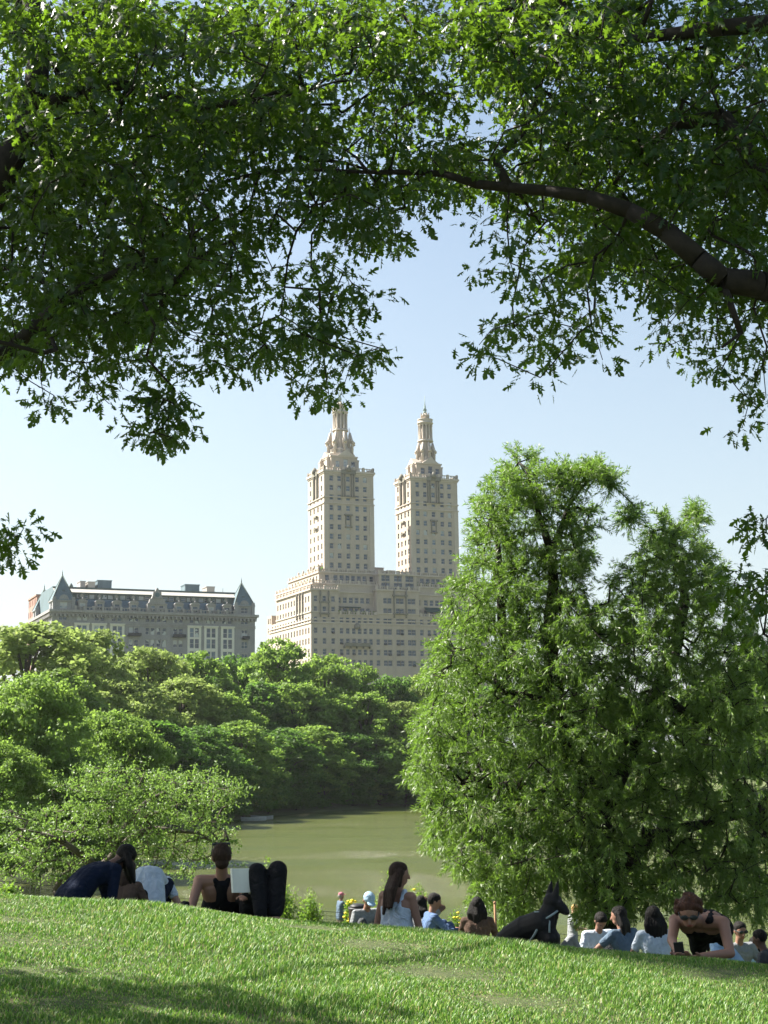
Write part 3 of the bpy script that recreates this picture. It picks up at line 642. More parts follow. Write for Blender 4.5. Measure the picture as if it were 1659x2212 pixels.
# ------------------------------------------------------------------ buildings
def stone(name, c, var=0.14, streak=True, brick=0.0):
    m, nt, b = newmat(name)
    tc = nt.nodes.new('ShaderNodeTexCoord'); mp = nt.nodes.new('ShaderNodeMapping'); mp.inputs['Scale'].default_value = (1, 1, .25)
    nt.links.new(tc.outputs['Object'], mp.inputs[0])
    f = noise(nt, .5, 6, .75, vec=mp.outputs[0]); g = noise(nt, 3.5, 3, .7)
    a = nt.nodes.new('ShaderNodeMath'); a.operation = 'ADD'; nt.links.new(f, a.inputs[0]); nt.links.new(g, a.inputs[1])
    h = nt.nodes.new('ShaderNodeMath'); h.operation = 'MULTIPLY'; h.inputs[1].default_value = .5; nt.links.new(a.outputs[0], h.inputs[0])
    nt.links.new(ramp(nt, h.outputs[0], [(.38, tuple(x*(1-var*1.3) for x in c)), (.62, tuple(min(1, x*(1+var)) for x in c))]), b.inputs['Base Color'])
    b.inputs['Roughness'].default_value = .9; return m
M['lime'] = stone('tan_brick', (.425, .36, .29)); M['limetrim'] = stone('limestone_trim', (.48, .415, .345), .1)
M['terra'] = stone('grey_green_stone', (.19, .18, .14), .2)
M['buff'] = stone('grey_buff_brick', (.245, .245, .25), .2); M['bufftrim'] = stone('brown_stone_trim', (.27, .26, .25), .2)
M['pale_panel'] = stone('pale_panel', (.60, .58, .52), .06)
M['slate'] = stone('slate_roof', (.095, .145, .165), .2); M['slate2'] = stone('pale_lead_roof', (.36, .34, .30), .1)
M['copper'] = stone('copper_ridge', (.09, .12, .10), .2); M['redbrick'] = stone('red_brick', (.33, .19, .15), .15)
M['verd'] = stone('verdigris', (.30, .38, .34), .2)
M['dark'] = mat('dark_metal', (.03, .035, .035), .6)
M['awning'] = mat('green_awning', (.02, .06, .05), .8)
M['frame'] = mat('window_frame', (.42, .41, .38), .6, .05)
def glass():
    m, nt, b = newmat('window_glass'); oi = nt.nodes.new('ShaderNodeObjectInfo')
    n = noise(nt, .33, 2, .5, 'Object')
    ad = nt.nodes.new('ShaderNodeMath'); ad.operation = 'ADD'; nt.links.new(oi.outputs['Random'], ad.inputs[0]); nt.links.new(n, ad.inputs[1])
    fr = nt.nodes.new('ShaderNodeMath'); fr.operation = 'FRACT'; nt.links.new(ad.outputs[0], fr.inputs[0])
    nt.links.new(ramp(nt, fr.outputs[0], [(.0, (.025, .04, .06)), (.5, (.05, .085, .12)), (.78, (.10, .15, .20)), (.9, (.42, .44, .43))]), b.inputs['Base Color'])
    b.inputs['Roughness'].default_value = .08; b.inputs['Specular IOR Level'].default_value = .5; return m
M['glass'] = glass()
M['shrub_m'] = M['far_mid']

class Bld:
    """a building with its own frame: u along the park front, v to the back, w up; root at the near corner"""
    def __init__(s, name, cx, Y, ang, label, cat, group=None):
        p = at(cx, 1350, Y); s.x, s.y = p.x, p.y; s.a = R(ang); s.z = E
        s.root = empty(name, (s.x, s.y, s.z), s.a, label, cat, group)
        s.d = Vector((math.cos(s.a), math.sin(s.a), 0)); s.b = Vector((-math.sin(s.a), math.cos(s.a), 0)); s.O = Vector((s.x, s.y, s.z))
        s.win = []     # (priority, u, v, w, width, height, side)
    def fr(s, px, py, v=0.0):
        """front plane at depth v: the (u, w) seen at a picture point"""
        r = ray(px, py); C = Vector((0, 0, E)); t = (s.O + s.b*v - C).dot(s.b)/r.dot(s.b)
        q = C + r*t - s.O; return q.dot(s.d), q.z
    def sd(s, px, py, u=0.0):
        r = ray(px, py); C = Vector((0, 0, E)); t = (s.O + s.d*u - C).dot(s.d)/r.dot(s.d)
        q = C + r*t - s.O; return q.dot(s.b), q.z
    def facade(s, mb, side, pos, a0, a1, w0, w1, wins, m=0, rec=.32, prio=0, mr=None):
        """side 'F': plane v=pos, a along u, faces -v.  side 'L': plane u=pos, a along v, faces -u. Windows are real recesses."""
        wins = [q for q in wins if q[0]-q[2]/2 > a0+.05 and q[0]+q[2]/2 < a1-.05 and q[1] > w0+.05 and q[1]+q[3] < w1-.05]
        A = sorted(set([a0, a1] + [round(q[0]-q[2]/2, 3) for q in wins] + [round(q[0]+q[2]/2, 3) for q in wins]))
        Z = sorted(set([w0, w1] + [round(q[1], 3) for q in wins] + [round(q[1]+q[3], 3) for q in wins]))
        def P(a, z, dp=0.0):
            return (a, pos+dp, z) if side == 'F' else (pos+dp, a, z)
        rc = [(round(q[0]-q[2]/2, 3), round(q[1], 3), round(q[0]+q[2]/2, 3), round(q[1]+q[3], 3)) for q in wins]
        # horizontal bands between distinct heights; merge cells along a run
        for zi in range(len(Z)-1):
            z0, z1 = Z[zi], Z[zi+1]; zm = (z0+z1)/2
            cut = sorted([(r[0], r[2]) for r in rc if r[1] < zm < r[3]])
            x = a0
            for c0, c1 in cut + [(a1, a1)]:
                if c0 > x+1e-4:
                    q = [P(x, z0), P(c0, z0), P(c0, z1), P(x, z1)]
                    mb.face(q if side == 'F' else q[::-1], m)
                x = max(x, c1)
        for r in rc:
            x0, z0, x1, z1 = r
            for q in ([P(x0, z0), P(x1, z0), P(x1, z0, rec), P(x0, z0, rec)], [P(x0, z1, rec), P(x1, z1, rec), P(x1, z1), P(x0, z1)],
                      [P(x0, z0), P(x0, z0, rec), P(x0, z1, rec), P(x0, z1)], [P(x1, z0, rec), P(x1, z0), P(x1, z1), P(x1, z1, rec)]):
                mb.face(q if side == 'F' else q[::-1], m)
            s.win.append((prio, side, (x0+x1)/2, z0, pos+rec, x1-x0, z1-z0))
    def shell(s, mb, u0, v0, u1, v1, w0, w1, fw=(), lw=(), m=0, top=None, prio=0):
        s.facade(mb, 'F', v0, u0, u1, w0, w1, list(fw), m, prio=prio)
        s.facade(mb, 'L', u0, v0, v1, w0, w1, list(lw), m, prio=prio+1)
        mb.face([(u1, v0, w0), (u1, v1, w0), (u1, v1, w1), (u1, v0, w1)], m)
        mb.face([(u1, v1, w0), (u0, v1, w0), (u0, v1, w1), (u1, v1, w1)], m)
        mb.face([(u0, v0, w1), (u1, v0, w1), (u1, v1, w1), (u0, v1, w1)], m if top is None else top)
    def finish_windows(s, cap=100):
        """the first hundred windows as parts of their own, the rest as one part"""
        cache = {}
        def geo(mb, side, w, h, a, z, p, off=(0, 0)):
            def bx(a0, z0, a1, z1, d0, d1, m):
                if side == 'F': mb.box(a+a0, p+d0, z+z0, a+a1, p+d1, z+z1, m)
                else: mb.box(p+d0, a+a0, z+z0, p+d1, a+a1, z+z1, m)
            f = min(.11, w*.1)
            bx(-w/2, 0, w/2, h, -.02, .05, 0)
            bx(-w/2, 0, -w/2+f, h, -.10, -.021, 1); bx(w/2-f, 0, w/2, h, -.10, -.021, 1)
            bx(-w/2+f, 0, w/2-f, f, -.10, -.021, 1); bx(-w/2+f, h-f, w/2-f, h, -.10, -.021, 1); bx(-w/2+f, h*.5-f*.5, w/2-f, h*.5+f*.5, -.10, -.021, 1)
            if w > 1.9: bx(-f/2, f, f/2, h*.5-f*.5, -.10, -.021, 1); bx(-f/2, h*.5+f*.5, f/2, h-f, -.10, -.021, 1)
        s.win.sort(key=lambda q: (q[0], -q[5]*q[6]))
        rest = MB(); n = 0
        for k, (pr, side, a, z, p, w, h) in enumerate(s.win):
            if k < cap:
                key = (side, round(w, 1), round(h, 1))
                if key not in cache:
                    mb = MB(); geo(mb, side, w, h, 0, 0, 0); cache[key] = mb.mesh('window', [M['glass'], M['frame']])
                o = bpy.data.objects.new('window', cache[key]); o.location = (a, p, z) if side == 'F' else (p, a, z); link(o, s.root)
            else: geo(rest, side, w, h, a, z, p); n += 1
        if n: tag(rest.build('windows', [M['glass'], M['frame']], s.root), kind='stuff')
def band(mb, u0, v0, u1, v1, w, h, out, m=0):
    """string course or cornice wrapped round a block as four butted boxes"""
    mb.box(u0-out, v0-out, w, u1+out, v0, w+h, m); mb.box(u0-out, v1, w, u1+out, v1+out, w+h, m)
    mb.box(u0-out, v0, w, u0, v1, w+h, m); mb.box(u1, v0, w, u1+out, v1, w+h, m)
def balustrade(mb, u0, v0, u1, v1, w, h=1.0, step=3.2, m=0, sides='FLRB', t=.3):
    segs = {'F': ((u0, v0), (u1, v0)), 'L': ((u0, v0), (u0, v1)), 'R': ((u1, v0), (u1, v1)), 'B': ((u0, v1), (u1, v1))}
    for q in sides:
        (a, b), (c, d) = segs[q]; L = math.hypot(c-a, d-b); n = max(1, int(L/step)); ex = 1 if c != a else 0
        for i in range(n+1):
            x = a+(c-a)*i/n; y = b+(d-b)*i/n; mb.box(x-.35, y-.35, w, x+.35, y+.35, w+h*1.25, m)
        k = int(L/.9)
        for i in range(k):
            x = a+(c-a)*(i+.5)/k; y = b+(d-b)*(i+.5)/k; mb.box(x-.14, y-.14, w, x+.14, y+.14, w+h*.8, m)
        if ex: mb.box(a+.35, b-.2, w+h*.8, c-.35, b+.2, w+h, m)
        else: mb.box(a-.2, b+.35, w+h*.8, a+.2, d-.35, w+h, m)

def san():
    B = Bld('apartment_building', 672, 490, 23, 'tall tan apartment building with twin towers topped by columned lanterns above the trees', 'building')
    def z5(x, y): return 557.4+x/3.5716, 1207.7+y/3.5716
    def z4(x, y): return 623.8+x/4.0325, 829.5+y/4.0325
    wall = MB(); trim = MB(); roofs = MB()
    base_w = -8.0
    _, w1 = B.fr(*z5(410, 238)); _, wB = B.fr(*z5(435, 172)); _, wC = B.fr(*z5(515, 96), 6)
    rows = [B.fr(*z5(450, y))[1] for y in (548, 628, 708, 795)]        # middle of window rows
    rh = (rows[0]-rows[3])/3.0
    # window columns along the front
    cu = [B.fr(*z5(x, 560))[0] for x in (445, 513, 580, 645, 693, 740, 784, 828, 872, 927)]
    pairs = [B.fr(*z5(x, 560))[0] for x in (985, 1018, 1083, 1113, 1172, 1203)]
    cu2 = [B.fr(*z5(x, 560))[0] for x in (1264, 1322, 1367, 1410, 1448)]
    last = cu2[-1]; cu2 += [last + 2.9*k for k in range(1, 6)]
    U1 = cu2[-1]+3.0; V1 = 45.0; H = 2.05; Wn = 1.35
    fw = []
    for k in range(-3, 13):
        zc = rows[0] + rh*k; z0 = zc-H/2
        if z0+H > w1-.6: break
        for u in cu + cu2: fw.append((u, z0, Wn, H))
        for u in pairs: fw.append((u, z0, 1.55, H))
    top_k = k
    lw = []
    for k in range(-3, 13):
        z0 = rows[0]+rh*k-H/2
        if z0+H > w1-.6: break
        v = 2.3
        while v < V1-2: lw.append((v, z0, 1.25, H)); v += 3.0 if int(v) % 9 else 4.6
    # recessed roof loggias on the front (two), built as a set-back wall between wings
    uL0, uL1 = B.fr(*z5(622, 380))[0], B.fr(*z5(916, 380))[0]; uR0, uR1 = B.fr(*z5(1245, 420))[0], U1-1.5
    _, wl0 = B.fr(*z5(700, 432)); _, wl1 = B.fr(*z5(640, 262))
    # lower body
    inl = lambda q, a, b: a < q[0] < b
    B.shell(wall, 0, 0, U1, V1, base_w, wl0, [q for q in fw if q[1]+q[3] < wl0], [q for q in lw if q[1]+q[3] < wl0], prio=6)
    up_f = [q for q in fw if q[1] > wl0]; up_l = [q for q in lw if q[1] > wl0]
    B.shell(wall, 0, 0, uL0, V1-8, wl0, w1, up_f, up_l, prio=2)
    B.shell(wall, uL1, 0, uR0, 20, wl0, w1+.6, up_f, [], prio=2)
    B.shell(wall, uR1, 0, U1, 20, wl0, w1, up_f, [], prio=4)
    B.shell(wall, uL0, 2.6, uL1, 30, wl0, w1-.3, [(q[0], q[1], 1.5, q[3]) for q in up_f], [], prio=2)
    B.shell(wall, uR0, 2.6, uR1, 30, wl0, w1-.3, [(q[0], q[1], 1.5, q[3]) for q in up_f], [], prio=2)
    # stepped terraces above
    uB = B.fr(*z5(435, 172), 1.5)[0]
    hB = [(u, w1+.9, 1.4, 2.1) for u in cu + pairs + cu2]
    B.shell(wall, uB, 3.0, U1-1.5, 43.0, w1-.3, wB, hB, [(v, w1+1.1, 1.2, 1.9) for v in np.arange(5, 41, 3.2)], prio=3)
    uC = uB + 3.2
    hC = [(u, wB+1.0, 1.5, 2.3) for u in cu[2:] + pairs + cu2[:-2]]
    B.shell(wall, uC, 5.6, U1-3, 38.0, wB-.2, wC, hC, [(v, wB+1.1, 1.2, 1.9) for v in np.arange(8, 36, 3.2)], prio=3)
    # central pavilion stepping forward between the towers
    um0, um1 = B.fr(*z5(945, 200))[0], B.fr(*z5(1235, 200))[0]
    _, wm = B.fr(*z5(1000, 112), 1.4)
    B.shell(wall, um0, 1.4, um1, 12, w1+.6, wm, [(u, w1+1.6, 1.7, 2.2) for u in pairs] + [(u, wB+1.2, 1.6, 2.2) for u in pairs], prio=2)
    # south end: lower stepped wings and a corner pier
    B.shell(wall, .8, V1, 18, V1+5, base_w, w1-4.5, [], [(v, rows[0]+rh*k-H/2, 1.2, H) for v in (V1+1.6, V1+3.6) for k in range(-3, 4)], prio=7)
    # string courses and cornices
    for zc in (5, 467, 492):
        if zc == 5: continue
        _, w = B.fr(*z5(405, zc)); band(trim, 0, 0, U1, V1, w, .45, .28, 0)
    _, w = B.fr(*z5(405, 408)); trim.box(-.3, -.3, w, uL0, -.003, w+.45, 0); trim.box(uL1, -.3, w, uR0, -.003, w+.45, 0); trim.box(-.3, -.003, w, -.003, V1-8, w+.45, 0)
    trim.box(-.55, -.55, w1, uL0+.3, V1-8+.3, w1+.55, 0); trim.box(uL1-.3, -.5, w1+.6, uR0+.3, 2.9, w1+1.1, 0); trim.box(uR1-.3, -.5, w1, U1+.4, 2.9, w1+.5, 0)
    trim.box(uL0+.3, 2.2, w1-.3, uL1-.3, 2.95, w1+.2, 0); trim.box(uR0+.3, 2.2, w1-.3, uR1-.3, 2.95, w1+.2, 0)
    trim.box(uL0, -.35, wl0, uL1, 2.59, wl0+.25, 0); trim.box(uR0, -.35, wl0, uR1, 2.59, wl0+.25, 0)
    band(trim, uB, 3, U1-1.5, 43, wB-.45, .5, .35, 0); band(trim, uC, 5.6, U1-3, 38, wC-.5, .55, .4, 0); band(trim, um0, 1.4, um1, 12, wm-.5, .5, .35, 0)
    trim.build('cornice', [M['limetrim']], B.root)
    bal = MB()
    balustrade(bal, .1, .1, uL0, V1-8.4, w1+.55, 1.0, 3.4, 0, 'FL'); balustrade(bal, uL1, 0, uR0, 2, w1+1.1, 1.0, 3.4, 0, 'F'); balustrade(bal, uR1, 0, U1, 2, w1+.5, 1, 3.4, 0, 'F')
    balustrade(bal, uB, 3.1, U1-1.6, 42, wB, 1.0, 3.4, 0, 'FL'); balustrade(bal, uC+.1, 5.8, U1-3.2, 37, wC, .9, 3.4, 0, 'FL'); balustrade(bal, um0+.2, 1.6, um1-.2, 11, wm, .9, 3, 0, 'F')
    balustrade(bal, uL0+.5, -.1, uL1-.5, 1, wl0+.25, .9, 3, 0, 'F'); balustrade(bal, uR0+.5, -.1, uR1-.5, 1, wl0+.25, .9, 3, 0, 'F')
    bal.build('balustrade', [M['limetrim']], B.root)
    # corner pilaster bays with urns and carved frames
    orn = MB(); OR = lambda mb: mb.build('carved_ornament', [M['terra']], B.root)
    for u in (cu[0], cu[1]+0.0, cu[2]):
        pass
    _, wr = B.fr(*z5(515, 400))
    for du in (-1.5, 1.5):
        orn.lathe((cu[1]+du, -.25, wr-2), [(.34, 0), (.26, .4), (.26, w1-wr-.2), (.36, w1-wr+.5), (.2, w1-wr+1.9)], 8)
    orn.box(cu[1]-1.9, -.5, w1-4.3, cu[1]+1.9, -.01, w1-3.7); orn.box(cu[1]-1.8, -.9, wr-1.2, cu[1]+1.8, -.01, wr-.8)
    OR(orn); orn = MB()
    uc = (pairs[2]+pairs[3])/2
    for du in (-2.3, 2.3):
        orn.lathe((uc+du, -.3, wl0-.5), [(.34, 0), (.27, .5), (.27, w1-wl0-1.5), (.42, w1-wl0-.9), (.25, w1-wl0+2.0)], 8)
    orn.box(uc-2.9, -.6, w1-1.2, uc+2.9, -.01, w1-.7); orn.box(uc-2.8, -1.0, wl0+.7, uc+2.8, -.01, wl0+1.1)
    OR(orn)
    for v in (8, 11, 14):
        orn = MB()
        orn.lathe((-.3, v, wr-2), [(.34, 0), (.26, .4), (.26, w1-wr-.2), (.36, w1-wr+.5), (.2, w1-wr+1.9)], 8); orn.build('pilaster', [M['terra']], B.root)
    # balcony rows and medallion on the plain storeys
    for u0, u1, zz in ((cu[4]-1.5, cu[7]+1.5, 668), (B.fr(*z5(1345, 680))[0], B.fr(*z5(1345, 680))[0]+8, 672)):
        orn = MB(); _, w = B.fr(*z5(760, zz)); orn.box(u0, -1.0, w-.3, u1, -.01, w); orn.box(u0, -1.0, w, u1, -.92, w+.9)
        for k in range(5): uu = u0+(u1-u0)*k/4; orn.box(uu-.2, -.9, w-1.0, uu+.2, -.01, w-.31)
        orn.build('balcony', [M['terra']], B.root)
    um_, wm_ = B.fr(*z5(765, 520)); orn = MB(); orn.lathe((um_, 0, wm_-1), [(0.1, 0), (1.1, .3), (1.2, 1.2), (.8, 2.0), (.1, 2.4)], 10)
    orn.build('carved_ornament', [M['terra']], B.root)
    ac = MB(); rr = random.Random(4)
    for q in fw:
        if q[1] < rows[0]+1.0 and rr.random() < .22: ac.box(q[0]-.42, -.45, q[1]-.02, q[0]+.42, -.0, q[1]+.5)
    tag(ac.build('window_air_conditioners', [M['dark']], B.root), kind='stuff')
    aw = MB()
    u0, w0 = B.fr(*z5(1296, 382), 1.0); aw.face([(u0, .9, w0-.9), (uR1-.3, .9, w0-.9), (uR1-.3, 2.58, w0+.6), (u0, 2.58, w0+.6)]); aw.face([(u0, .9, w0-1.3), (uR1-.3, .9, w0-1.3), (uR1-.3, .9, w0-.9), (u0, .9, w0-.9)])
    aw.build('awning', M['awning'], B.root)
    aw = MB(); aw.box(uL0+.3, 1.6, w0-.4, uL0+9, 2.59, w0-.1); aw.build('awning', M['awning'], B.root)
    # roof gardens: small planted shrubs
    rg = np.random.RandomState(2); sm = PROTO['shrub'][0][1]
    P, D, N, S = [], [], [], []
    for k in range(46):
        where = rg.randint(4)
        if where == 0: c = np.array([rg.uniform(uL0, uL1), rg.uniform(-.1, 1.5), wl0+.5])
        elif where == 1: c = np.array([uC-1.2+rg.uniform(-.6, .6), rg.uniform(8, 38), wB+.4])
        elif where == 2: c = np.array([uC+1.5, rg.uniform(6, 38), wC+.5])
        else: c = np.array([rg.uniform(um0, U1-6), rg.uniform(4.2, 5), wB+.4])
        n = 36; q = rdir(rg, n)*rg.uniform(.3, 1, n)[:, None]*rg.uniform(.5, 1.1)
        P.append(c+q*np.array([1, 1, 1.3])+np.array([0, 0, .5])); D.append(rdir(rg, n)); N.append(q); S.append(rg.uniform(.25, .5, n))
    P, D, N, S = map(np.concatenate, (P, D, N, S))
    tag(link(bpy.data.objects.new('terrace_plants', leaves('terrace_plants', P, D, N, S, CL_L, CL_T, M['far_mid'], rg)), B.root), kind='stuff')

    # ---- towers
    def tower(u0, v0, u1, depth, ycorn, yset, ycone, c_px, rot):
        """pixel heights: ycorn main cornice, yset top of the set-back storey, then cone, temple, lantern, spire"""
        v1 = v0+depth; uc = (u0+u1)/2; vc = v0+depth/2
        wt = B.fr(*ycorn, v0)[1]
        cols = [u0+(u1-u0)*f for f in (.145, .305, .48, .665, .825)]
        wz = []
        nrow = 11; wtop = wt-2.9; stp = 3.42
        for r in range(nrow+1):
            z = wtop-r*stp-1.0
            if r >= 3: z -= .35
            if z < wC+.8: break
            for c in cols: wz.append((c, z, 1.45, 1.95))
        lz = []
        for r in range(nrow+1):
            z = wtop-r*stp-1.0
            if r >= 3: z -= .35
            if z < wC+.8: break
            for f in (.16, .38, .62, .84): lz.append((v0+depth*f, z, 1.3, 1.95))
        B.shell(wall, u0, v0, u1, v1, wC, wt, wz, lz, prio=0)
        t = MB(); band(t, u0, v0, u1, v1, wt-.7, .7, .55); band(t, u0, v0, u1, v1, wt-1.25, .5, .22)
        for dz in (9.9, 12.1): band(t, u0, v0, u1, v1, wt-dz, .42, .3)
        # proud corner strip, quoin edges
        for a in (u0, u1-1.6): t.box(a+(-.12 if a == u0 else 0), v0-.12, wC, a+1.6+(.12 if a != u0 else 0), v0-.002, wt-12.2)
        balustrade(t, u0+.1, v0+.1, u1-.1, v1-.1, wt, 1.25, 3.6)
        # engaged columns and broken pediment round the middle window of the upper storeys
        m = cols[2]
        for cu_, dirn in ((m, 'F'), (v0+depth/2, 'L')):
            for dd in (-2.2, -1.25, 1.25, 2.2):
                p = (cu_+dd, v0-.25, wt-9.4) if dirn == 'F' else (u0-.25, cu_+dd, wt-9.4)
                t.lathe(p, [(.34, 0), (.25, .4), (.25, 7.6), (.4, 8.2)], 8, 1)
            if dirn == 'F':
                t.box(cu_-2.8, v0-.7, wt-1.2, cu_+2.8, v0-.56, wt+.3, 1); t.box(cu_-2.9, v0-.9, wt-9.9+.42, cu_+2.9, v0-.01, wt-9.4, 1)
                t.lathe((cu_, v0-.5, wt-.2), [(.9, 0), (1.2, .8), (.7, 1.7), (.2, 2.3)], 8, 1)
                t.box(cu_-1.3, v0-.85, wt-20.5, cu_+1.3, v0-.01, wt-20.1, 1); t.box(cu_-1.5, v0-.6, wt-16.2, cu_+1.5, v0-.01, wt-15.6, 1)
                t.box(cu_-1.1, v0-.3, wt-20.1, cu_-.78, v0-.01, wt-16.2, 1); t.box(cu_+.78, v0-.3, wt-20.1, cu_+1.1, v0-.01, wt-16.2, 1)
            else:
                t.box(u0-.7, cu_-2.8, wt-1.2, u0-.56, cu_+2.8, wt+.3, 1); t.lathe((u0-.5, cu_, wt-.2), [(.9, 0), (1.2, .8), (.7, 1.7), (.2, 2.3)], 8, 1)
                t.box(u0-.6, cu_-1.3, wt-16.2, u0-.01, cu_+1.3, wt-15.6, 1); t.box(u0-.8, cu_-1.2, wt-20.5, u0-.01, cu_+1.2, wt-20.1, 1)
        # dripstones under a few windows
        t.build('tower_trim', [M['limetrim'], M['terra']], B.root)
        # set-back storey with chamfered buttresses
        ws = wt + yset
        s0 = 2.9; a0, a1, b0, b1 = u0+s0*.9, u1-s0*1.35, v0+s0, v1-s0
        hh = [(uc-3.1, wt+1.9, 1.6, 2.3), (uc, wt+1.6, 1.7, 3.3), (uc+2.9, wt+1.9, 1.6, 2.3)]
        st = MB()
        B.shell(wall, a0+1.2, b0, a1-1.2, b1, wt, ws, hh, [(vc-2.3, wt+1.9, 1.4, 2.2), (vc+2.3, wt+1.9, 1.4, 2.2)], prio=0)
        for (xx, yy) in ((a0, b0+1.2), (a1-1.6, b0+1.2), (a0, b1-2.8), (a1-1.6, b1-2.8)):
            st.box(xx, yy, wt, xx+1.6, yy+1.6, ws-1.3, 0); st.box(xx-.15, yy-.15, ws-1.3, xx+1.75, yy+1.75, ws-.9, 0); st.lathe((xx+.8, yy+.8, ws-.9), [(.5, 0), (.6, .5), (.3, 1.1), (.1, 1.6)], 8)
        band(st, a0+1.2, b0, a1-1.2, b1, ws-.45, .45, .3)
        # pediment gables, front and south
        for q in (0, 1):
            if q == 0: tri = [(uc-3.3, ws), (uc+3.3, ws), (uc, ws+2.3)]; f = lambda a, z, d: (a, b0-.5+d, z)
            else: tri = [(vc-3.0, ws), (vc+3.0, ws), (vc, ws+2.2)]; f = lambda a, z, d: (a0+.7+d, a, z)
            A_ = [f(a, z, 0) for a, z in tri]; Bk = [f(a, z, 3.2) for a, z in tri]
            st.face(A_ if q == 0 else A_[::-1]); st.face(Bk[::-1] if q == 0 else Bk)
            for i in range(3): k = (i+1) % 3; st.face([A_[i], A_[k], Bk[k], Bk[i]] if q == 1 else [A_[k], A_[i], Bk[i], Bk[k]])
        # stepped cone
        cz = ws; hc = ycone; r0 = min(a1-a0, b1-b0)/2
        # two stepped octagons, then a concave cone carrying scroll buttresses
        st.lathe((uc, vc, cz-.2), [(r0*.98, 0), (r0*.98, hc*.16), (r0*.90, hc*.19), (r0*.84, hc*.19), (r0*.84, hc*.32), (r0*.74, hc*.35), (r0*.64, hc*.40), (r0*.54, hc*.66), (r0*.50, hc*.86), (r0*.46, hc+.2)], 8, 0, math.pi/8, False)
        for i in range(8):
            an = math.pi/4*i + math.pi/8*0; ca, sa = math.cos(an), math.sin(an)
            for rad_, h0, h1, wd in ((r0*.86, hc*.12, hc*.58, .55), (r0*.66, hc*.3, hc*.9, .45)):
                x, y = uc+ca*rad_, vc+sa*rad_
                st.lathe((x, y, cz+h0), [(wd, 0), (wd, (h1-h0)*.55), (wd*1.2, (h1-h0)*.6), (wd*.8, (h1-h0)*.72), (wd*.9, (h1-h0)*.85), (wd*.35, (h1-h0)), (.12, (h1-h0)*1.32)], 6)
            st.tube([(uc+ca*r0*1.0, vc+sa*r0*1.0, cz+hc*.5), (uc+ca*r0*.84, vc+sa*r0*.84, cz+hc*.62), (uc+ca*r0*.70, vc+sa*r0*.70, cz+hc*.92)], [.7, .55, .4], 6)
        st.build('crown_stage', [M['limetrim']], B.root)
        # round temple of columns
        tz = cz+hc; rt = 2.5; th = 5.6
        tm = MB(); tm.lathe((uc, vc, tz), [(rt+.45, 0), (rt+.45, .4), (rt+.25, .5), (rt+.25, .7)], 24); tm.lathe((uc, vc, tz+.7), [(rt-.9, 0), (rt-1.0, th)], 16)
        e = tz+.7+th; tm.lathe((uc, vc, e), [(rt+.2, 0), (rt+.2, .5), (rt+.5, .65), (rt+.5, .95), (rt+.25, 1.05), (rt+.25, 1.9), (rt+.42, 2.0), (rt+.42, 2.25), (rt-.4, 2.35), (rt-.8, 2.4)], 24)
        tm.build('temple', [M['limetrim']], B.root)
        for i in range(12):
            an = 2*math.pi*(i+.5)/12; cb = MB(); cb.lathe((0, 0, 0), [(.42, 0), (.42, .3), (.32, .4), (.28, th-.5), (.44, th-.2), (.44, th)], 10)
            if i == 0 and not hasattr(tower, 'cm'): tower.cm = cb.mesh('column', M['limetrim'])
            o = bpy.data.objects.new('column', tower.cm); o.location = (uc+math.cos(an)*(rt-.1), vc+math.sin(an)*(rt-.1), tz+.7); link(o, B.root)
        ln = MB(); lz_ = e+2.3
        ln.lathe((uc, vc, lz_), [(1.6, 0), (1.6, 1.2), (1.8, 1.3), (1.5, 1.6), (.9, 2.1), (.5, 2.4), (.4, 2.5)], 12)
        for i in range(8):
            an = math.pi/4*i; ln.lathe((uc+math.cos(an)*1.5, vc+math.sin(an)*1.5, lz_+1.3), [(.22, 0), (.16, .6), (.25, .75), (.08, 1.2)], 6)
        ln.build('lantern', [M['limetrim']], B.root)
        sp = MB(); sp.lathe((uc, vc, lz_+2.3), [(.6, 0), (.7, .5), (.4, .9), (.5, 1.4), (.62, 1.7), (.3, 2.1), (.4, 2.6), (.2, 3.1), (.26, 3.5), (.12, 3.9), (.10, 6.8)], 8)
        for i in range(4):
            an = math.pi/2*i+.4; sp.tube([(uc+math.cos(an)*.3, vc+math.sin(an)*.3, lz_+3.3), (uc+math.cos(an)*.8, vc+math.sin(an)*.8, lz_+3.5), (uc+math.cos(an)*.4, vc+math.sin(an)*.4, lz_+4.4)], [.12, .16, .08], 5)
        sp.build('spire', [M['verd']], B.root)
    uA = B.fr(*z4(310, 1300), 6.0)[0]; uA1 = B.fr(*z4(742, 1300), 6.0)[0]
    tower(uA, 6.0, uA1, 16.6, z4(500, 757), 6.0, 10.2, None, 0)
    uR = B.fr(*z4(1066, 1300), 6.0)[0]; uRr = B.fr(*z4(1476, 1300), 6.0)[0]
    tower(uR, 6.0, uRr, 13.6, z4(1260, 818), 6.0, 8.8, None, 0)
    # chimney stacks and machine rooms between the towers
    for bb in ((uA1+2.5, 14, uA1+7, 20, 3.2), (uA1+.5, 8, uA1+2.2, 11, 1.6), (uA1+8, 13, uA1+11, 17, 2.2), (uC+.6, 8, uC+2.4, 11, 2.2)):
        q = MB(); q.box(bb[0], bb[1], wC, bb[2], bb[3], wC+bb[4]); q.box(bb[0]-.15, bb[1]-.15, wC+bb[4], bb[2]+.15, bb[3]+.15, wC+bb[4]+.2); q.build('chimney', [M['limetrim']], B.root)
    for k in range(5): q = MB(); q.lathe((uC+.8, 9+5*k, wC+.3), [(.35, 0), (.5, .6), (.3, 1.2), (.4, 1.7), (.1, 2.2)], 8); q.build('urn', [M['limetrim']], B.root)
    wall.build('wall', [M['lime']], B.root)
    B.finish_windows()
san()

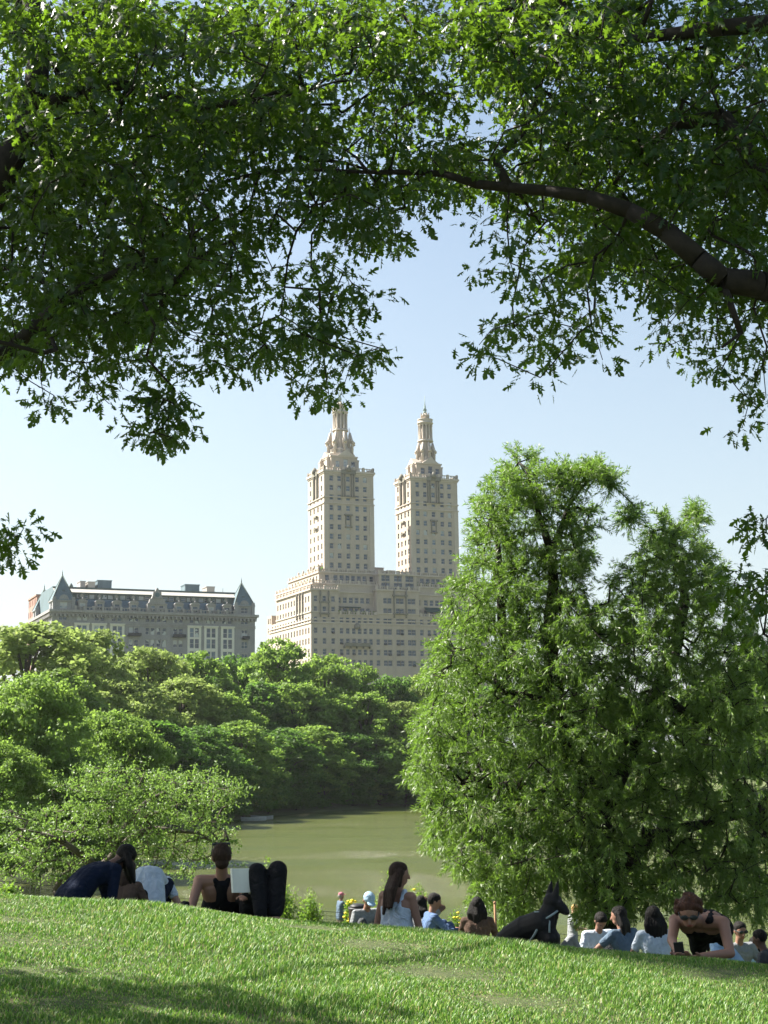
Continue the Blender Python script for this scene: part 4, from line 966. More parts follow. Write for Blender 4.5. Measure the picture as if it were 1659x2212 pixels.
def dak():
    B = Bld('apartment_building', 112, 404, 23, 'long grey brick building with a dark mansard roof, dormers and pointed corner turrets', 'building')
    def z6(x, y): return 39.8+x/3.1255, 1207.7+y/3.1255
    wall = MB(); trim = MB()
    U1 = B.fr(*z6(1597, 500))[0]; V1 = 34.0
    wc = B.fr(*z6(240, 345))[1]          # cornice
    k = B.fr(*z6(300, 388))[1]; r2 = B.fr(*z6(300, 465))[1]; hrow = 3.6
    def U(x, y=430): return B.fr(*z6(x, y))[0]
    pairs = [(410, 450), (530, 568), (645, 683), (760, 798), (872, 908), (948, 987), (1060, 1098), (1170, 1208), (1283, 1320), (1390, 1428)]
    W_ = []
    z0 = k-.95
    for a, b in pairs: W_ += [(U(a), z0, 1.35, 2.0), (U(b), z0, 1.35, 2.0)]
    for x in (300, 1527): W_ += [(U(x), z0, 2.4, 2.0)]
    # tall storeys below
    low = [(735, 'p'), (890, 'q')]
    zr = [k-4.6, k-8.1, k-11.7, k-15.3]
    for z in zr:
        for xs in ((762, 798), (872, 908, 948, 987), (1060, 1098)):
            for x in xs: W_.append((U(x), z, 1.25, 2.1))
        for x in (300, 1527): W_.append((U(x), z, 1.9, 2.1))
    panels = [(428, 1), (545, 1), (668, 1), (1188, 1), (1300, 1), (1412, 1)]
    lw = [(v, z, 1.4, h) for v in np.arange(3, V1-2, 3.6) for z, h in ((z0, 2.0), (zr[0], 2.1), (zr[1], 2.1), (zr[2], 2.1))]
    # pale framed bays sit 15 cm proud of the brick wall, so the wall has no windows there
    B.shell(wall, 0, 0, U1, V1, -8, wc, W_, lw, prio=2)
    wall.build('wall', [M['buff']], B.root)
    for x, _ in panels:
        u = U(x); p = MB(); zt = k-2.0; zb = k-20
        hw = 2.1; ow = 2.05
        grid = []
        for z in (zt-3.1, zt-6.3, zt-9.9, zt-13.1):
            for du in (-.76, .76): grid.append((u+du, z, 1.3, 2.8))
        B.facade(p, 'F', -.18, u-ow, u+ow, zb, zt, grid, 0, .15, prio=0)
        p.face([(u-ow, -.18, zb), (u-ow, -.18, zt), (u-ow, -.002, zt), (u-ow, -.002, zb)]); p.face([(u+ow, -.18, zt), (u+ow, -.18, zb), (u+ow, -.002, zb), (u+ow, -.002, zt)]); p.face([(u-ow, -.18, zt), (u+ow, -.18, zt), (u+ow, -.002, zt), (u-ow, -.002, zt)])
        p.box(u-ow-.15, -.45, zt, u+ow+.15, -.003, zt+.35)
        p.build('bay_panel', [M['pale_panel']], B.root)
    # string courses
    for z in (k-1.7, k-2.15, k-7.6, k-13.0): trim.box(-.2, -.16, z, U1+.2, -.003, z+.28) if z > k-3 else None
    band(trim, 0, 0, U1, V1, k+1.35, .3, .2)
    band(trim, 0, 0, U1, V1, wc-.5, .75, .95); band(trim, 0, 0, U1, V1, wc-1.0, .45, .5)
    n = int(U1/1.15)
    for i in range(n+1): u = U1*i/n; trim.box(u-.25, -.85, wc-1.75, u+.25, -.01, wc-1.0)
    for i in range(int(V1/1.15)+1): trim.box(-.85, i*1.15-.25, wc-1.75, -.01, i*1.15+.25, wc-1.0)
    trim.build('cornice', [M['bufftrim']], B.root)
    # parapet railing on the cornice
    bal = MB(); u0p = U(380); u1p = U(1460); balustrade(bal, u0p, -.35, u1p, V1, wc+.25, .95, 2.6, 0, 'F'); bal.build('balustrade', [M['bufftrim']], B.root)
    # balconies with dark railings
    for x, y in ((300, 495), (780, 511), (1083, 521), (1530, 533)):
        u, w = B.fr(*z6(x, y)); wd = 1.9 if x in (780, 1083) else 1.1
        b = MB(); b.box(u-wd, -1.2, w-.4, u+wd, -.01, w-.2)
        for i in range(13): a = u-wd+2*wd*i/12; b.box(a-.06, -1.2, w-.2, a+.06, -1.08, w+.4)
        b.box(u-wd, -1.22, w+.4, u+wd, -1.05, w+.5); b.box(u-wd, -1.13, w-.2, u+wd, -1.10, w+.4); b.build('balcony', [M['dark']], B.root)
    # mansard: (v, w) profile extruded along u
    wb0 = wc+3.7; wb1 = wc+5.4; wr = wc+7.2
    vb = 3.4
    pr = [(.5, wc+.25), (2.6, wb0-.4), (3.0, wb0), (vb, wb0), (vb, wb1), (vb-.5, wb1), (vb-.5, wb1+.25), (7.4, wr), (7.4, wr+.5), (26.6, wr+.5), (26.6, wr), (V1-vb, wb1), (V1-.5, wc+.25)]
    roof = MB(); u0, u1 = 1.2, U1-1.2
    mm = {0: 0, 2: 1, 3: 2, 5: 2, 6: 1, 7: 2, 8: 1, 9: 2, 10: 1}
    for i in range(len(pr)-1):
        if i == 3: continue
        (a, b), (c, d) = pr[i], pr[i+1]
        roof.face([(u0, a, b), (u1, a, b), (u1, c, d), (u0, c, d)], mm.get(i, 0))
    for u in (u0, u1): roof.face([(u, a, b) for a, b in (pr if u == u0 else pr[::-1])][::-1], 0)
    strip = [(a, wb0+.3, 1.5, wb1-wb0-.55) for a in np.arange(u0+7, u1-6, 1.8)]
    B.facade(roof, 'F', vb, u0, u1, wb0, wb1, strip, 2, .25, prio=1)
    roof.build('roof', [M['slate'], M['slate2'], M['copper']], B.root)
    # dormers with round gables, oculus rings above
    dm = None
    for x, xo in ((435, 432), (552, 550), (668, 665), (782, 778), (1087, 1078), (1195, 1186), (1305, 1295), (1412, 1402)):
        u = B.fr(*z6(x, 300), 0)[0]; d = MB()
        B.facade(d, 'F', .15, -1.25, 1.25, wc+.25, wc+2.7, [(0, wc+.6, 1.6, 1.75)], 0, .25, prio=1)
        pr_, sd_, a_, z_, p_, w_, h_ = B.win.pop(); B.win.append((pr_, sd_, u+a_, z_, p_, w_, h_))
        d.face([(-1.25, .15, wc+.25), (-1.25, .15, wc+2.7), (-1.25, 3.0, wc+2.7), (-1.25, 3.0, wc+.25)]); d.face([(1.25, .15, wc+2.7), (1.25, .15, wc+.25), (1.25, 3.0, wc+.25), (1.25, 3.0, wc+2.7)])
        arc = [(1.45*math.cos(t), .75*math.sin(t)) for t in np.linspace(0, math.pi, 11)]
        F_ = [(a, -.05, wc+2.7+b) for a, b in arc]; G_ = [(a, 3.0, wc+2.7+b) for a, b in arc]
        d.face(F_[::-1]); d.face(G_)
        for i in range(10): d.face([F_[i+1], F_[i], G_[i], G_[i+1]])
        d.face([F_[0], F_[-1], G_[-1], G_[0]]); d.lathe((0, .4, wc+3.4), [(.2, 0), (.25, .25), (.08, .6)], 6)
        d.build('dormer', [M['bufftrim']], B.root, (u, 0, 0))
        uo, wo = B.fr(*z6(xo, 225 if xo < 900 else 257), 2.6); wo = (wb0+wb1)/2+.15
        o = MB(); R_ = .95
        ring = []
        for t in range(16):
            a = 2*math.pi*t/16; ring.append((math.cos(a), math.sin(a)))
        for t in range(16):
            (c, s), (c2, s2) = ring[t], ring[(t+1) % 16]
            o.face([(c*R_, -.7, s*R_), (c2*R_, -.7, s2*R_), (c2*R_, 1.0, s2*R_), (c*R_, 1.0, s*R_)], 0); o.face([(c*R_*.62, -.7, s*R_*.62), (c2*R_*.62, -.7, s2*R_*.62), (c2*R_, -.7, s2*R_), (c*R_, -.7, s*R_)], 0)
            o.face([(c2*R_*.62, -.7, s2*R_*.62), (c*R_*.62, -.7, s*R_*.62), (c*R_*.62, -.3, s*R_*.62), (c2*R_*.62, -.3, s2*R_*.62)], 0)
        o.face([(c*R_*.62, -.3, s*R_*.62) for c, s in ring], 1)
        o.build('round_window', [M['copper'], M['slate2']], B.root, (uo, vb, wo))
    # centre gable
    u = B.fr(*z6(936, 300))[0]; g = MB()
    B.facade(g, 'F', -.25, u-2.9, u+2.9, wc+.25, wc+2.6, [(u-1.2, wc+.55, 1.3, 1.7), (u+1.2, wc+.55, 1.3, 1.7)], 0, .25, prio=1)
    out = [(a*.63, 2.6+(b-4.4)*.46) for a, b in [(-4.6, 4.4), (4.6, 4.4), (3.7, 5.6), (3.4, 7.4), (2.6, 8.0), (2.0, 10.4), (1.9, 12.0), (0.9, 12.6), (.35, 14.6), (-.35, 14.6), (-.9, 12.6), (-1.9, 12.0), (-2.0, 10.4), (-2.6, 8.0), (-3.4, 7.4), (-3.7, 5.6)]]
    Fp = [(u+a, -.25, wc+b) for a, b in out]; Gp = [(u+a, .9, wc+b) for a, b in out]
    g.face(Fp); g.face(Gp[::-1])
    for i in range(len(out)): j = (i+1) % len(out); g.face([Fp[j], Fp[i], Gp[i], Gp[j]])
    for sx in (-2.9, 2.9): g.face([(u+sx, -.25, wc+.25), (u+sx, -.25, wc+2.6), (u+sx, 3, wc+2.6), (u+sx, 3, wc+.25)])
    g.box(u-1.6, -.5, wc+4.2, u+1.6, -.26, wc+4.4); g.box(u-3.0, -.5, wc+2.5, u+3.0, -.26, wc+2.75)
    for t in range(12):
        a, b = 2*math.pi*t/12, 2*math.pi*(t+1)/12; g.face([(u+.7*math.cos(a), -.3, wc+5.3+.7*math.sin(a)), (u+.7*math.cos(b), -.3, wc+5.3+.7*math.sin(b)), (u, -.3, wc+5.3)][::-1], 1)
    g.build('centre_gable', [M['bufftrim'], M['slate']], B.root)
    # corner pavilions with steep pyramid roofs
    def pavilion(ua, ub, va, vb_, apex, first):
        p = MB(); hh = 3.0
        B.shell(p, ua, va, ub, vb_, wc+.25, wc+hh, [((ua+ub)/2, wc+.6, 2.2, 1.8)], [((va+vb_)/2, wc+.6, 2.0, 1.8)], prio=1)
        band(p, ua, va, ub, vb_, wc+hh-.3, .35, .3)
        for x in (ua, ub-.6): p.box(x-.15, va-.35, wc+.25, x+.75, va-.003, wc+hh+.9)
        uc_, vc_ = (ua+ub)/2, (va+vb_)/2
        # gabled dormer on the pyramid
        for t in range(10):
            a, b = math.pi*t/10, math.pi*(t+1)/10
            p.face([(uc_, va-.1, wc+hh), (uc_+1.4*math.cos(a), va-.1, wc+hh+1.6*math.sin(a)), (uc_+1.4*math.cos(b), va-.1, wc+hh+1.6*math.sin(b))][::-1]); p.face([(uc_+1.4*math.cos(a), va-.1, wc+hh+1.6*math.sin(a)), (uc_+1.4*math.cos(a), va+1.2, wc+hh+1.6*math.sin(a)), (uc_+1.4*math.cos(b), va+1.2, wc+hh+1.6*math.sin(b)), (uc_+1.4*math.cos(b), va-.1, wc+hh+1.6*math.sin(b))])
        p.build('corner_pavilion', [M['buff']], B.root)
        r = MB(); n = 4
        b0 = [(ua-.2, va-.2), (ub+.2, va-.2), (ub+.2, vb_+.2), (ua-.2, vb_+.2)]; zt = wc+hh+.05
        for i in range(4):
            a, b = b0[i], b0[(i+1) % 4]; r.face([(a[0], a[1], zt), (b[0], b[1], zt), (uc_, vc_, zt+apex)], 0)
            r.tube([(a[0], a[1], zt), (uc_, vc_, zt+apex)], .16, 5, 1)
        # small arched dormer
        m_ = va+1.2; r.face([(uc_+.5*math.cos(t), va+.95, zt+2.1+.8*math.sin(t)) for t in np.linspace(0, 2*math.pi, 12, endpoint=False)][::-1], 1)
        r.tube([(uc_, va+1.0, zt+2.2), (uc_, va+2.5, zt+2.2)], [.8, .7], 10, 0)
        r.build('turret_roof', [M['slate'], M['copper']], B.root)
        f = MB(); f.lathe((uc_, vc_, zt+apex-.3), [(.25, 0), (.14, .4), (.22, .6), (.08, .8), (.16, 1.1), (.05, 1.3), (.04, 1.9)], 6); f.build('finial', [M['copper']], B.root)
    wL0 = B.fr(*z6(235, 300))[0]; wL1 = B.fr(*z6(378, 300))[0]
    pavilion(max(.1, wL0), wL1, .1, 6.4, 7.4, True)
    wR0 = B.fr(*z6(1462, 300))[0]; pavilion(wR0, U1-.3, .1, 6.4, 7.2, False)
    pavilion(-.1+.2, 5.6, V1-6, V1-.2, 6.5, False)
    # machine rooms on the flat roof
    for x0, x1, zt, m in ((535, 630, 146, 'slate'), (1126, 1222, 174, 'slate'), (470, 518, 156, 'slate2'), (1272, 1325, 189, 'slate2'), (418, 452, 152, 'bufftrim')):
        a, w = B.fr(*z6(x0, zt), 14); b, _ = B.fr(*z6(x1, zt), 14); q = MB(); q.box(a, 14, wr+.4, b, 19, max(w, wr+1.0)); q.box(a-.15, 13.85, max(w, wr+1.0), b+.15, 19.15, max(w, wr+1.0)+.25)
        q.build('roof_hut', [M[m]], B.root)
    q = MB(); a, _ = B.fr(*z6(1380, 200), 12); q.lathe((a, 12, wr+.5), [(.10, 0), (.06, 1.8)], 6)
    a, _ = B.fr(*z6(365, 165), 8); q.lathe((a, 10, wr+.5), [(.5, 0), (.6, .6), (.1, 1.4)], 6); q.build('vent_pipe', [M['copper']], B.root)
    B.finish_windows()
    # plain red-brown brick neighbour behind the left end
    B2 = Bld('brick_building', 78, 452, 23, 'narrow red-brown brick building peeping out behind the grey building\'s left end', 'building')
    w = MB(); u1, top = B2.fr(90, 1284); u1 += 14
    a0 = B2.sd(62, 1300)[0]
    B2.shell(w, 0, 0, u1, max(8, a0), -8, top, [(a, z, 1.3, 1.9) for a in np.arange(2, u1, 3.2) for z in np.arange(top-20, top-2.5, 3.4)], [(a, z, 1.2, 1.9) for a in np.arange(2, a0-1, 3.2) for z in np.arange(top-20, top-2.5, 3.4)])
    band(w, 0, 0, u1, max(8, a0), top-.5, .5, .3); w.box(4, 3, top, 9, 8, top+1.6)
    w.build('wall', [M['redbrick']], B2.root); B2.finish_windows()
dak()
# ------------------------------------------------------------------ fence, path, bushes, small things by the shore
def shore_things():
    # earth path behind the fence
    pm = mat('path_earth', (.38, .29, .19), .95, .2, 3)
    xs = np.arange(-30, 31, 1.0); V = []; F = []
    for x in xs:
        yc = 43.0+1.2*math.sin(x*.12)
        for d in (-1.3, 0, 1.3): V.append((x, yc+d, T(x, yc+d)+.02))
    for i in range(len(xs)-1):
        for k in (0, 1): a = i*3+k; F.append((a, a+3, a+4, a+1))
    o = link(bpy.data.objects.new('footpath', raw_mesh('footpath', V, F, pm))); tag(o, 'sandy footpath along the lake shore', 'path', kind='structure')
    # low wire fence
    fm = mat('fence_metal', (.03, .035, .03), .6)
    def fence(x0, x1, y0, y1, h, label):
        root = empty('wire_fence', (x0, y0, T(x0, y0)), 0, label, 'fence'); o = Vector(root.location)
        n = int(abs(x1-x0)/2.4); L = [(x0+(x1-x0)*i/n, y0+(y1-y0)*i/n) for i in range(n+1)]
        pmsh = MB(); pmsh.box(-.035, -.035, -.2, .035, .035, h+.08); pmsh.lathe((0, 0, h+.08), [(.05, 0), (.05, .04), (.01, .08)], 6); pmsh = pmsh.mesh('post', fm)
        for x, y in L:
            p = bpy.data.objects.new('post', pmsh); p.location = Vector((x, y, T(x, y))) - o; link(p, root)
        w = MB()
        for (xa, ya), (xb, yb) in zip(L[:-1], L[1:]):
            A = Vector((xa, ya, T(xa, ya)))-o; B_ = Vector((xb, yb, T(xb, yb)))-o
            for k in range(9): z = Vector((0, 0, .08+(h-.08)*k/8)); w.tube([A+z, B_+z], .010 if k in (0, 8) else .005, 4)
            for k in range(1, 20): q = A.lerp(B_, k/20); w.tube([q+Vector((0, 0, .06)), q+Vector((0, 0, h))], .005, 4)
        w.build('wire_mesh', fm, root)
    fence(-3.8, 20, 46.5, 46.0, 1.05, 'low dark wire mesh fence along the shore behind the seated crowd')
    fence(-15, -4.2, 40.5, 46.2, 1.05, 'dark wire mesh fence under the spreading tree at left')
    # bright bushes
    def bush(px, py_top, wpx, Y, seed, label, fl=0):
        rg = np.random.RandomState(seed); x = X_at(px, Y, 1950); z0 = T(x, Y); top = at(px, py_top, Y).z; h = max(.6, top-z0); w = wpx/FP*Y
        root = empty('bush', (x, Y, z0), 0, label, 'bush', 'bushes along the shore')
        st = MB(); P, D, N, S = [], [], [], []
        for i in range(int(26*w)+8):
            a = rg.uniform(0, 6.28); r = rg.uniform(0, .5)*w; hh = h*rg.uniform(.55, 1.0)*(1-.5*(r/(w*.5))**2)
            tip = np.array([r*math.cos(a), r*math.sin(a)*.7, hh]); b0 = tip*np.array([.45, .45, 0])
            st.tube([b0, (b0+tip)/2+np.array([0, 0, .05]), tip], [.012, .008, .003], 4)
            n = 70; u = rg.uniform(.12, 1.05, n)
            P.append(b0+(tip-b0)*u[:, None]+rg.normal(size=(n, 3))*.075); D.append(rdir(rg, n)+np.array([0, 0, .5])); N.append(rdir(rg, n)+np.array([0, 0, .7])); S.append(rg.uniform(.07, .13, n))
        P, D, N, S = map(np.concatenate, (P, D, N, S))
        st.build('stem', M['bark_grey'], root); link(bpy.data.objects.new('foliage', leaves('foliage', P, D, N, S, CH_L, CH_T, M['bush'], rg)), root)
        if fl:
            f = MB(); fm_ = M.get('yellow') or mat('yellow_petals', (.75, .62, .05), .6); M['yellow'] = fm_
            for i in range(fl):
                a = rg.uniform(0, 6.28); r = rg.uniform(.1, .5)*w; f.lathe((r*math.cos(a), -abs(r*math.sin(a))*.7, h*rg.uniform(.5, .95)), [(.01, 0), (.05, .03), (.06, .06), (.01, .08)], 6)
            tag(f.build('blossom', fm_, root), kind='stuff')
    bush(575, 1850, 34, 44, 1, 'tall thin bright bush right beside the raised black knees')
    bush(615, 1895, 70, 45, 2, 'bright yellow-green bush just right of the raised black knees')
    bush(670, 1920, 60, 45.5, 3, 'low yellow-green bush left of the standing man in the red cap')
    bush(756, 1942, 30, 45, 4, 'small bush with yellow flowers between the standing man and the girl in white', 16)
    bush(838, 1890, 60, 47.5, 5, 'leafy bush directly behind the long-haired girl in the white top')
    bush(905, 1915, 80, 47.8, 6, 'leafy bush right of the long-haired girl, over the seated couple', 5)
    bush(985, 1965, 60, 48.5, 7, 'low bush with yellow dots by the fence left of the dark-haired sitter', 8)
    bush(1095, 1975, 70, 48.5, 8, 'low bush by the fence left of the big dark dog', 3)
    bush(1600, 2040, 60, 44, 9, 'low bush by the water behind the sitters at the right edge')
    bush(20, 1905, 60, 38, 10, 'bright bush at the foot of the left wire fence')
    bush(1440, 2000, 50, 46, 12, 'low bush by the water between the willow trunk and the curly-haired woman')
    # stake
    s = MB(); x = X_at(1070, 21, 2000); z = T(x, 21); s.tube([(0, 0, -.2), (.005, 0, .5), (0, 0, .84)], [.020, .019, .017], 8); s.lathe((0, 0, .83), [(.018, 0), (.022, .02), (.012, .04)], 8)
    o = s.build('stake', mat('raw_wood', (.34, .2, .11), .9, .2, 8), None, (x, 21, z)); tag(o, 'thin brown wooden stake left of the big dark dog', 'stake')
    # thin young trunk right of the willow
    # litter bin
    s = MB(); x = X_at(774, 41.5, 1965); z = T(x, 41.5); dm = mat('bin_black', (.02, .02, .022), .5)
    s.lathe((0, 0, 0), [(.20, 0), (.25, .12), (.27, 1.1), (.29, 1.12), (.29, 1.18)], 14); s.lathe((0, 0, 1.18), [(.27, 0), (.2, .07), (.05, .1)], 14)
    o = s.build('litter_bin', dm, None, (x, 41.5, z)); tag(o, 'black litter bin behind the man in the pale blue cap', 'litter bin')
    # rowing boats
    hm = mat('boat_paint', (.35, .37, .36), .5); wm = mat('boat_wood', (.3, .22, .14), .8)
    for k, (px, Y, rz) in enumerate([(548, 172, .2), (566, 176, -.4)]):
        x = X_at(px, Y, 1755); root = empty('rowing_boat', (x, Y, LAKE-.06), rz, ['pale rowing boat by the far lake edge, the left of two', 'pale rowing boat by the far lake edge, the right of two'][k], 'rowing boat', 'rowing boats')
        b = MB(); n = 9; rows = []
        for i in range(n):
            t = i/(n-1)*2-1; wd = .5*(1-abs(t)**2.6)+.05; rows.append([(t*1.5, -wd, .46+.1*t*t), (t*1.5, -wd*.8, .12+.06*t*t), (t*1.45, 0, .02+.08*t*t), (t*1.5, wd*.8, .12+.06*t*t), (t*1.5, wd, .46+.1*t*t)])
        for i in range(n-1):
            for j in range(4): b.face([rows[i][j], rows[i+1][j], rows[i+1][j+1], rows[i][j+1]])
        for i in range(n-1):
            for j in (0, 4): b.tube([rows[i][j], rows[i+1][j]], .03, 5)
        b.build('hull', hm, root)
        for t in (-.9, 0, .9): s = MB(); s.box(t-.12, -.36, .32, t+.12, .36, .36); s.build('bench', wm, root)
shore_things()

# ------------------------------------------------------------------ people
def capsule(mb, p, q, r0, r1, n=10):
    p, q = Vector(p), Vector(q); d = q-p; L = d.length
    if L < 1e-5: d = Vector((0, 0, 1)); L = 1e-5
    d.normalize(); pts, rs = [], []
    for a in (85, 60, 30, 0): pts.append(p - d*r0*math.sin(R(a))); rs.append(r0*math.cos(R(a)))
    for a in (0, 30, 60, 85): pts.append(q + d*r1*math.sin(R(a))); rs.append(r1*math.cos(R(a)))
    if L < 1e-4: del pts[4]; del rs[4]
    u = d.orthogonal().normalized(); w = d.cross(u); b = len(mb.v)
    for c, r in zip(pts, rs):
        for k in range(n): a = 2*math.pi*k/n; mb.v.append(tuple(c+(u*math.cos(a)+w*math.sin(a))*r))
    m = len(pts)
    for j in range(m-1):
        for i in range(n): k = (i+1) % n; mb.f.append((b+j*n+i, b+j*n+k, b+(j+1)*n+k, b+(j+1)*n+i)); mb.m.append(0); mb.sm.append(True)
    mb.f.append(tuple(b+n-1-i for i in range(n))); mb.m.append(0); mb.sm.append(True)
    mb.f.append(tuple(b+(m-1)*n+i for i in range(n))); mb.m.append(0); mb.sm.append(True)
def ellip(mb, c, ax, n=14, m=9):
    """ax: three vectors (half axes)"""
    c = Vector(c); A = [Vector(a) for a in ax]; b = len(mb.v)
    for j in range(m+1):
        t = math.pi*(j+.02)/(m+.04)
        for i in range(n):
            a = 2*math.pi*i/n; mb.v.append(tuple(c + A[0]*math.sin(t)*math.cos(a) + A[1]*math.sin(t)*math.sin(a) + A[2]*math.cos(t)))
    for j in range(m):
        for i in range(n): k = (i+1) % n; mb.f.append((b+j*n+i, b+(j+1)*n+i, b+(j+1)*n+k, b+j*n+k)); mb.m.append(0); mb.sm.append(True)
    mb.f.append(tuple(b+i for i in range(n))); mb.m.append(0); mb.sm.append(True); mb.f.append(tuple(b+m*n+n-1-i for i in range(n))); mb.m.append(0); mb.sm.append(True)
def fuse(mb, name, mats, parent, vox=.009, sm=3, paint=None):
    """one continuous skin over the joined shapes"""
    me = mb.mesh(name, mats); o = link(bpy.data.objects.new(name, me))
    r = o.modifiers.new('r', 'REMESH'); r.mode = 'VOXEL'; r.voxel_size = vox; r.use_smooth_shade = True
    s = o.modifiers.new('s', 'SMOOTH'); s.factor = .5; s.iterations = sm
    dg = bpy.context.evaluated_depsgraph_get(); m2 = bpy.data.meshes.new_from_object(o.evaluated_get(dg)); m2.name = name
    bpy.data.objects.remove(o); bpy.data.meshes.remove(me)
    if not m2.materials:
        for m in (mats if isinstance(mats, list) else [mats]): m2.materials.append(m)
    if paint:
        co = np.zeros(len(m2.polygons)*3); m2.polygons.foreach_get('center', co); co = co.reshape(-1, 3); idx = np.zeros(len(co), dtype=np.int32)
        for (c, rad, mi) in paint:
            c = np.array(c); idx[((co-c)**2).sum(1) < rad*rad] = mi
        m2.polygons.foreach_set('material_index', idx)
    return link(bpy.data.objects.new(name, m2), parent)
def ik(a, c, l1, l2, hint):
    a, c, hint = Vector(a), Vector(c), Vector(hint); d = c-a; L = d.length
    if L > (l1+l2)*.998: c = a+d.normalized()*(l1+l2)*.998; d = c-a; L = d.length
    if L < abs(l1-l2)+.02: L = abs(l1-l2)+.02
    dn = d.normalized(); x = (l1*l1-l2*l2+L*L)/(2*L); h = math.sqrt(max(0, l1*l1-x*x)); hp = hint - dn*hint.dot(dn)
    hp = hp.normalized() if hp.length > 1e-4 else dn.orthogonal().normalized()
    return a+dn*x+hp*h, c
SKIN = {k: mat('skin_'+k, c, .6, .06, 9, spec=.35) for k, c in (('fair', (.42, .24, .17)), ('tan', (.27, .145, .10)), ('brown', (.13, .07, .05)), ('pale', (.66, .42, .33)))}
M['lip'] = mat('lips', (.32, .10, .08), .5); M['eye'] = mat('eye_dark', (.03, .02, .02), .3)
def cloth(name, c, var=.12):
    m = mat(name, c, .9, var, 14, spec=.1); nt = m.node_tree; b = nt.nodes['Principled BSDF']
    bp = nt.nodes.new('ShaderNodeBump'); bp.inputs['Strength'].default_value = .9; bp.inputs['Distance'].default_value = .05
    f = nt.nodes.new('ShaderNodeTexNoise'); f.inputs['Scale'].default_value = 7; f.inputs['Detail'].default_value = 3; f.inputs['Distortion'].default_value = 1.6
    tc = nt.nodes.new('ShaderNodeTexCoord'); nt.links.new(tc.outputs['Object'], f.inputs['Vector'])
    nt.links.new(f.outputs['Fac'], bp.inputs['Height']); nt.links.new(bp.outputs[0], b.inputs['Normal']); return m
def hairmat(name, c):
    m, nt, b = newmat(name); tc = nt.nodes.new('ShaderNodeTexCoord'); mp = nt.nodes.new('ShaderNodeMapping'); mp.inputs['Scale'].default_value = (90, 90, 5)
    nt.links.new(tc.outputs['Object'], mp.inputs[0]); n = noise(nt, 1.0, 3, .6, vec=mp.outputs[0])
    nt.links.new(ramp(nt, n, [(.3, tuple(x*.6 for x in c)), (.7, tuple(min(1, x*1.35) for x in c))]), b.inputs['Base Color']); b.inputs['Roughness'].default_value = .7; b.inputs['Specular IOR Level'].default_value = .2
    bp = nt.nodes.new('ShaderNodeBump'); bp.inputs['Strength'].default_value = .9; bp.inputs['Distance'].default_value = .02; nt.links.new(n, bp.inputs['Height']); nt.links.new(bp.outputs[0], b.inputs['Normal']); return m
CL = dict(navy=cloth('navy_cloth', (.008, .013, .030)), black=cloth('black_cloth', (.012, .012, .014)), white=cloth('white_cloth', (.50, .56, .64)), blue=cloth('pale_blue_cloth', (.33, .47, .62)),
          grey=cloth('grey_cloth', (.22, .23, .24)), dgrey=cloth('dark_grey_cloth', (.07, .075, .08)), denim=cloth('denim', (.09, .14, .25)), brown=cloth('brown_cloth', (.10, .065, .05)),
          khaki=cloth('khaki_cloth', (.22, .19, .14)), teal=cloth('teal_cloth', (.05, .14, .15)), slate=cloth('slate_blue_cloth', (.10, .14, .19)), pink=cloth('pink_cloth', (.5, .18, .22)))
HM = dict(dark=hairmat('dark_hair', (.010, .008, .007)), brown=hairmat('brown_hair', (.035, .019, .012)), blond=hairmat('blond_hair', (.5, .31, .12)), grey=hairmat('grey_hair', (.3, .28, .26)), red=hairmat('reddish_hair', (.07, .03, .018)))
def V3(*a): return Vector(a)
UPV = Vector((0, 0, 1))
PEOPLE = []
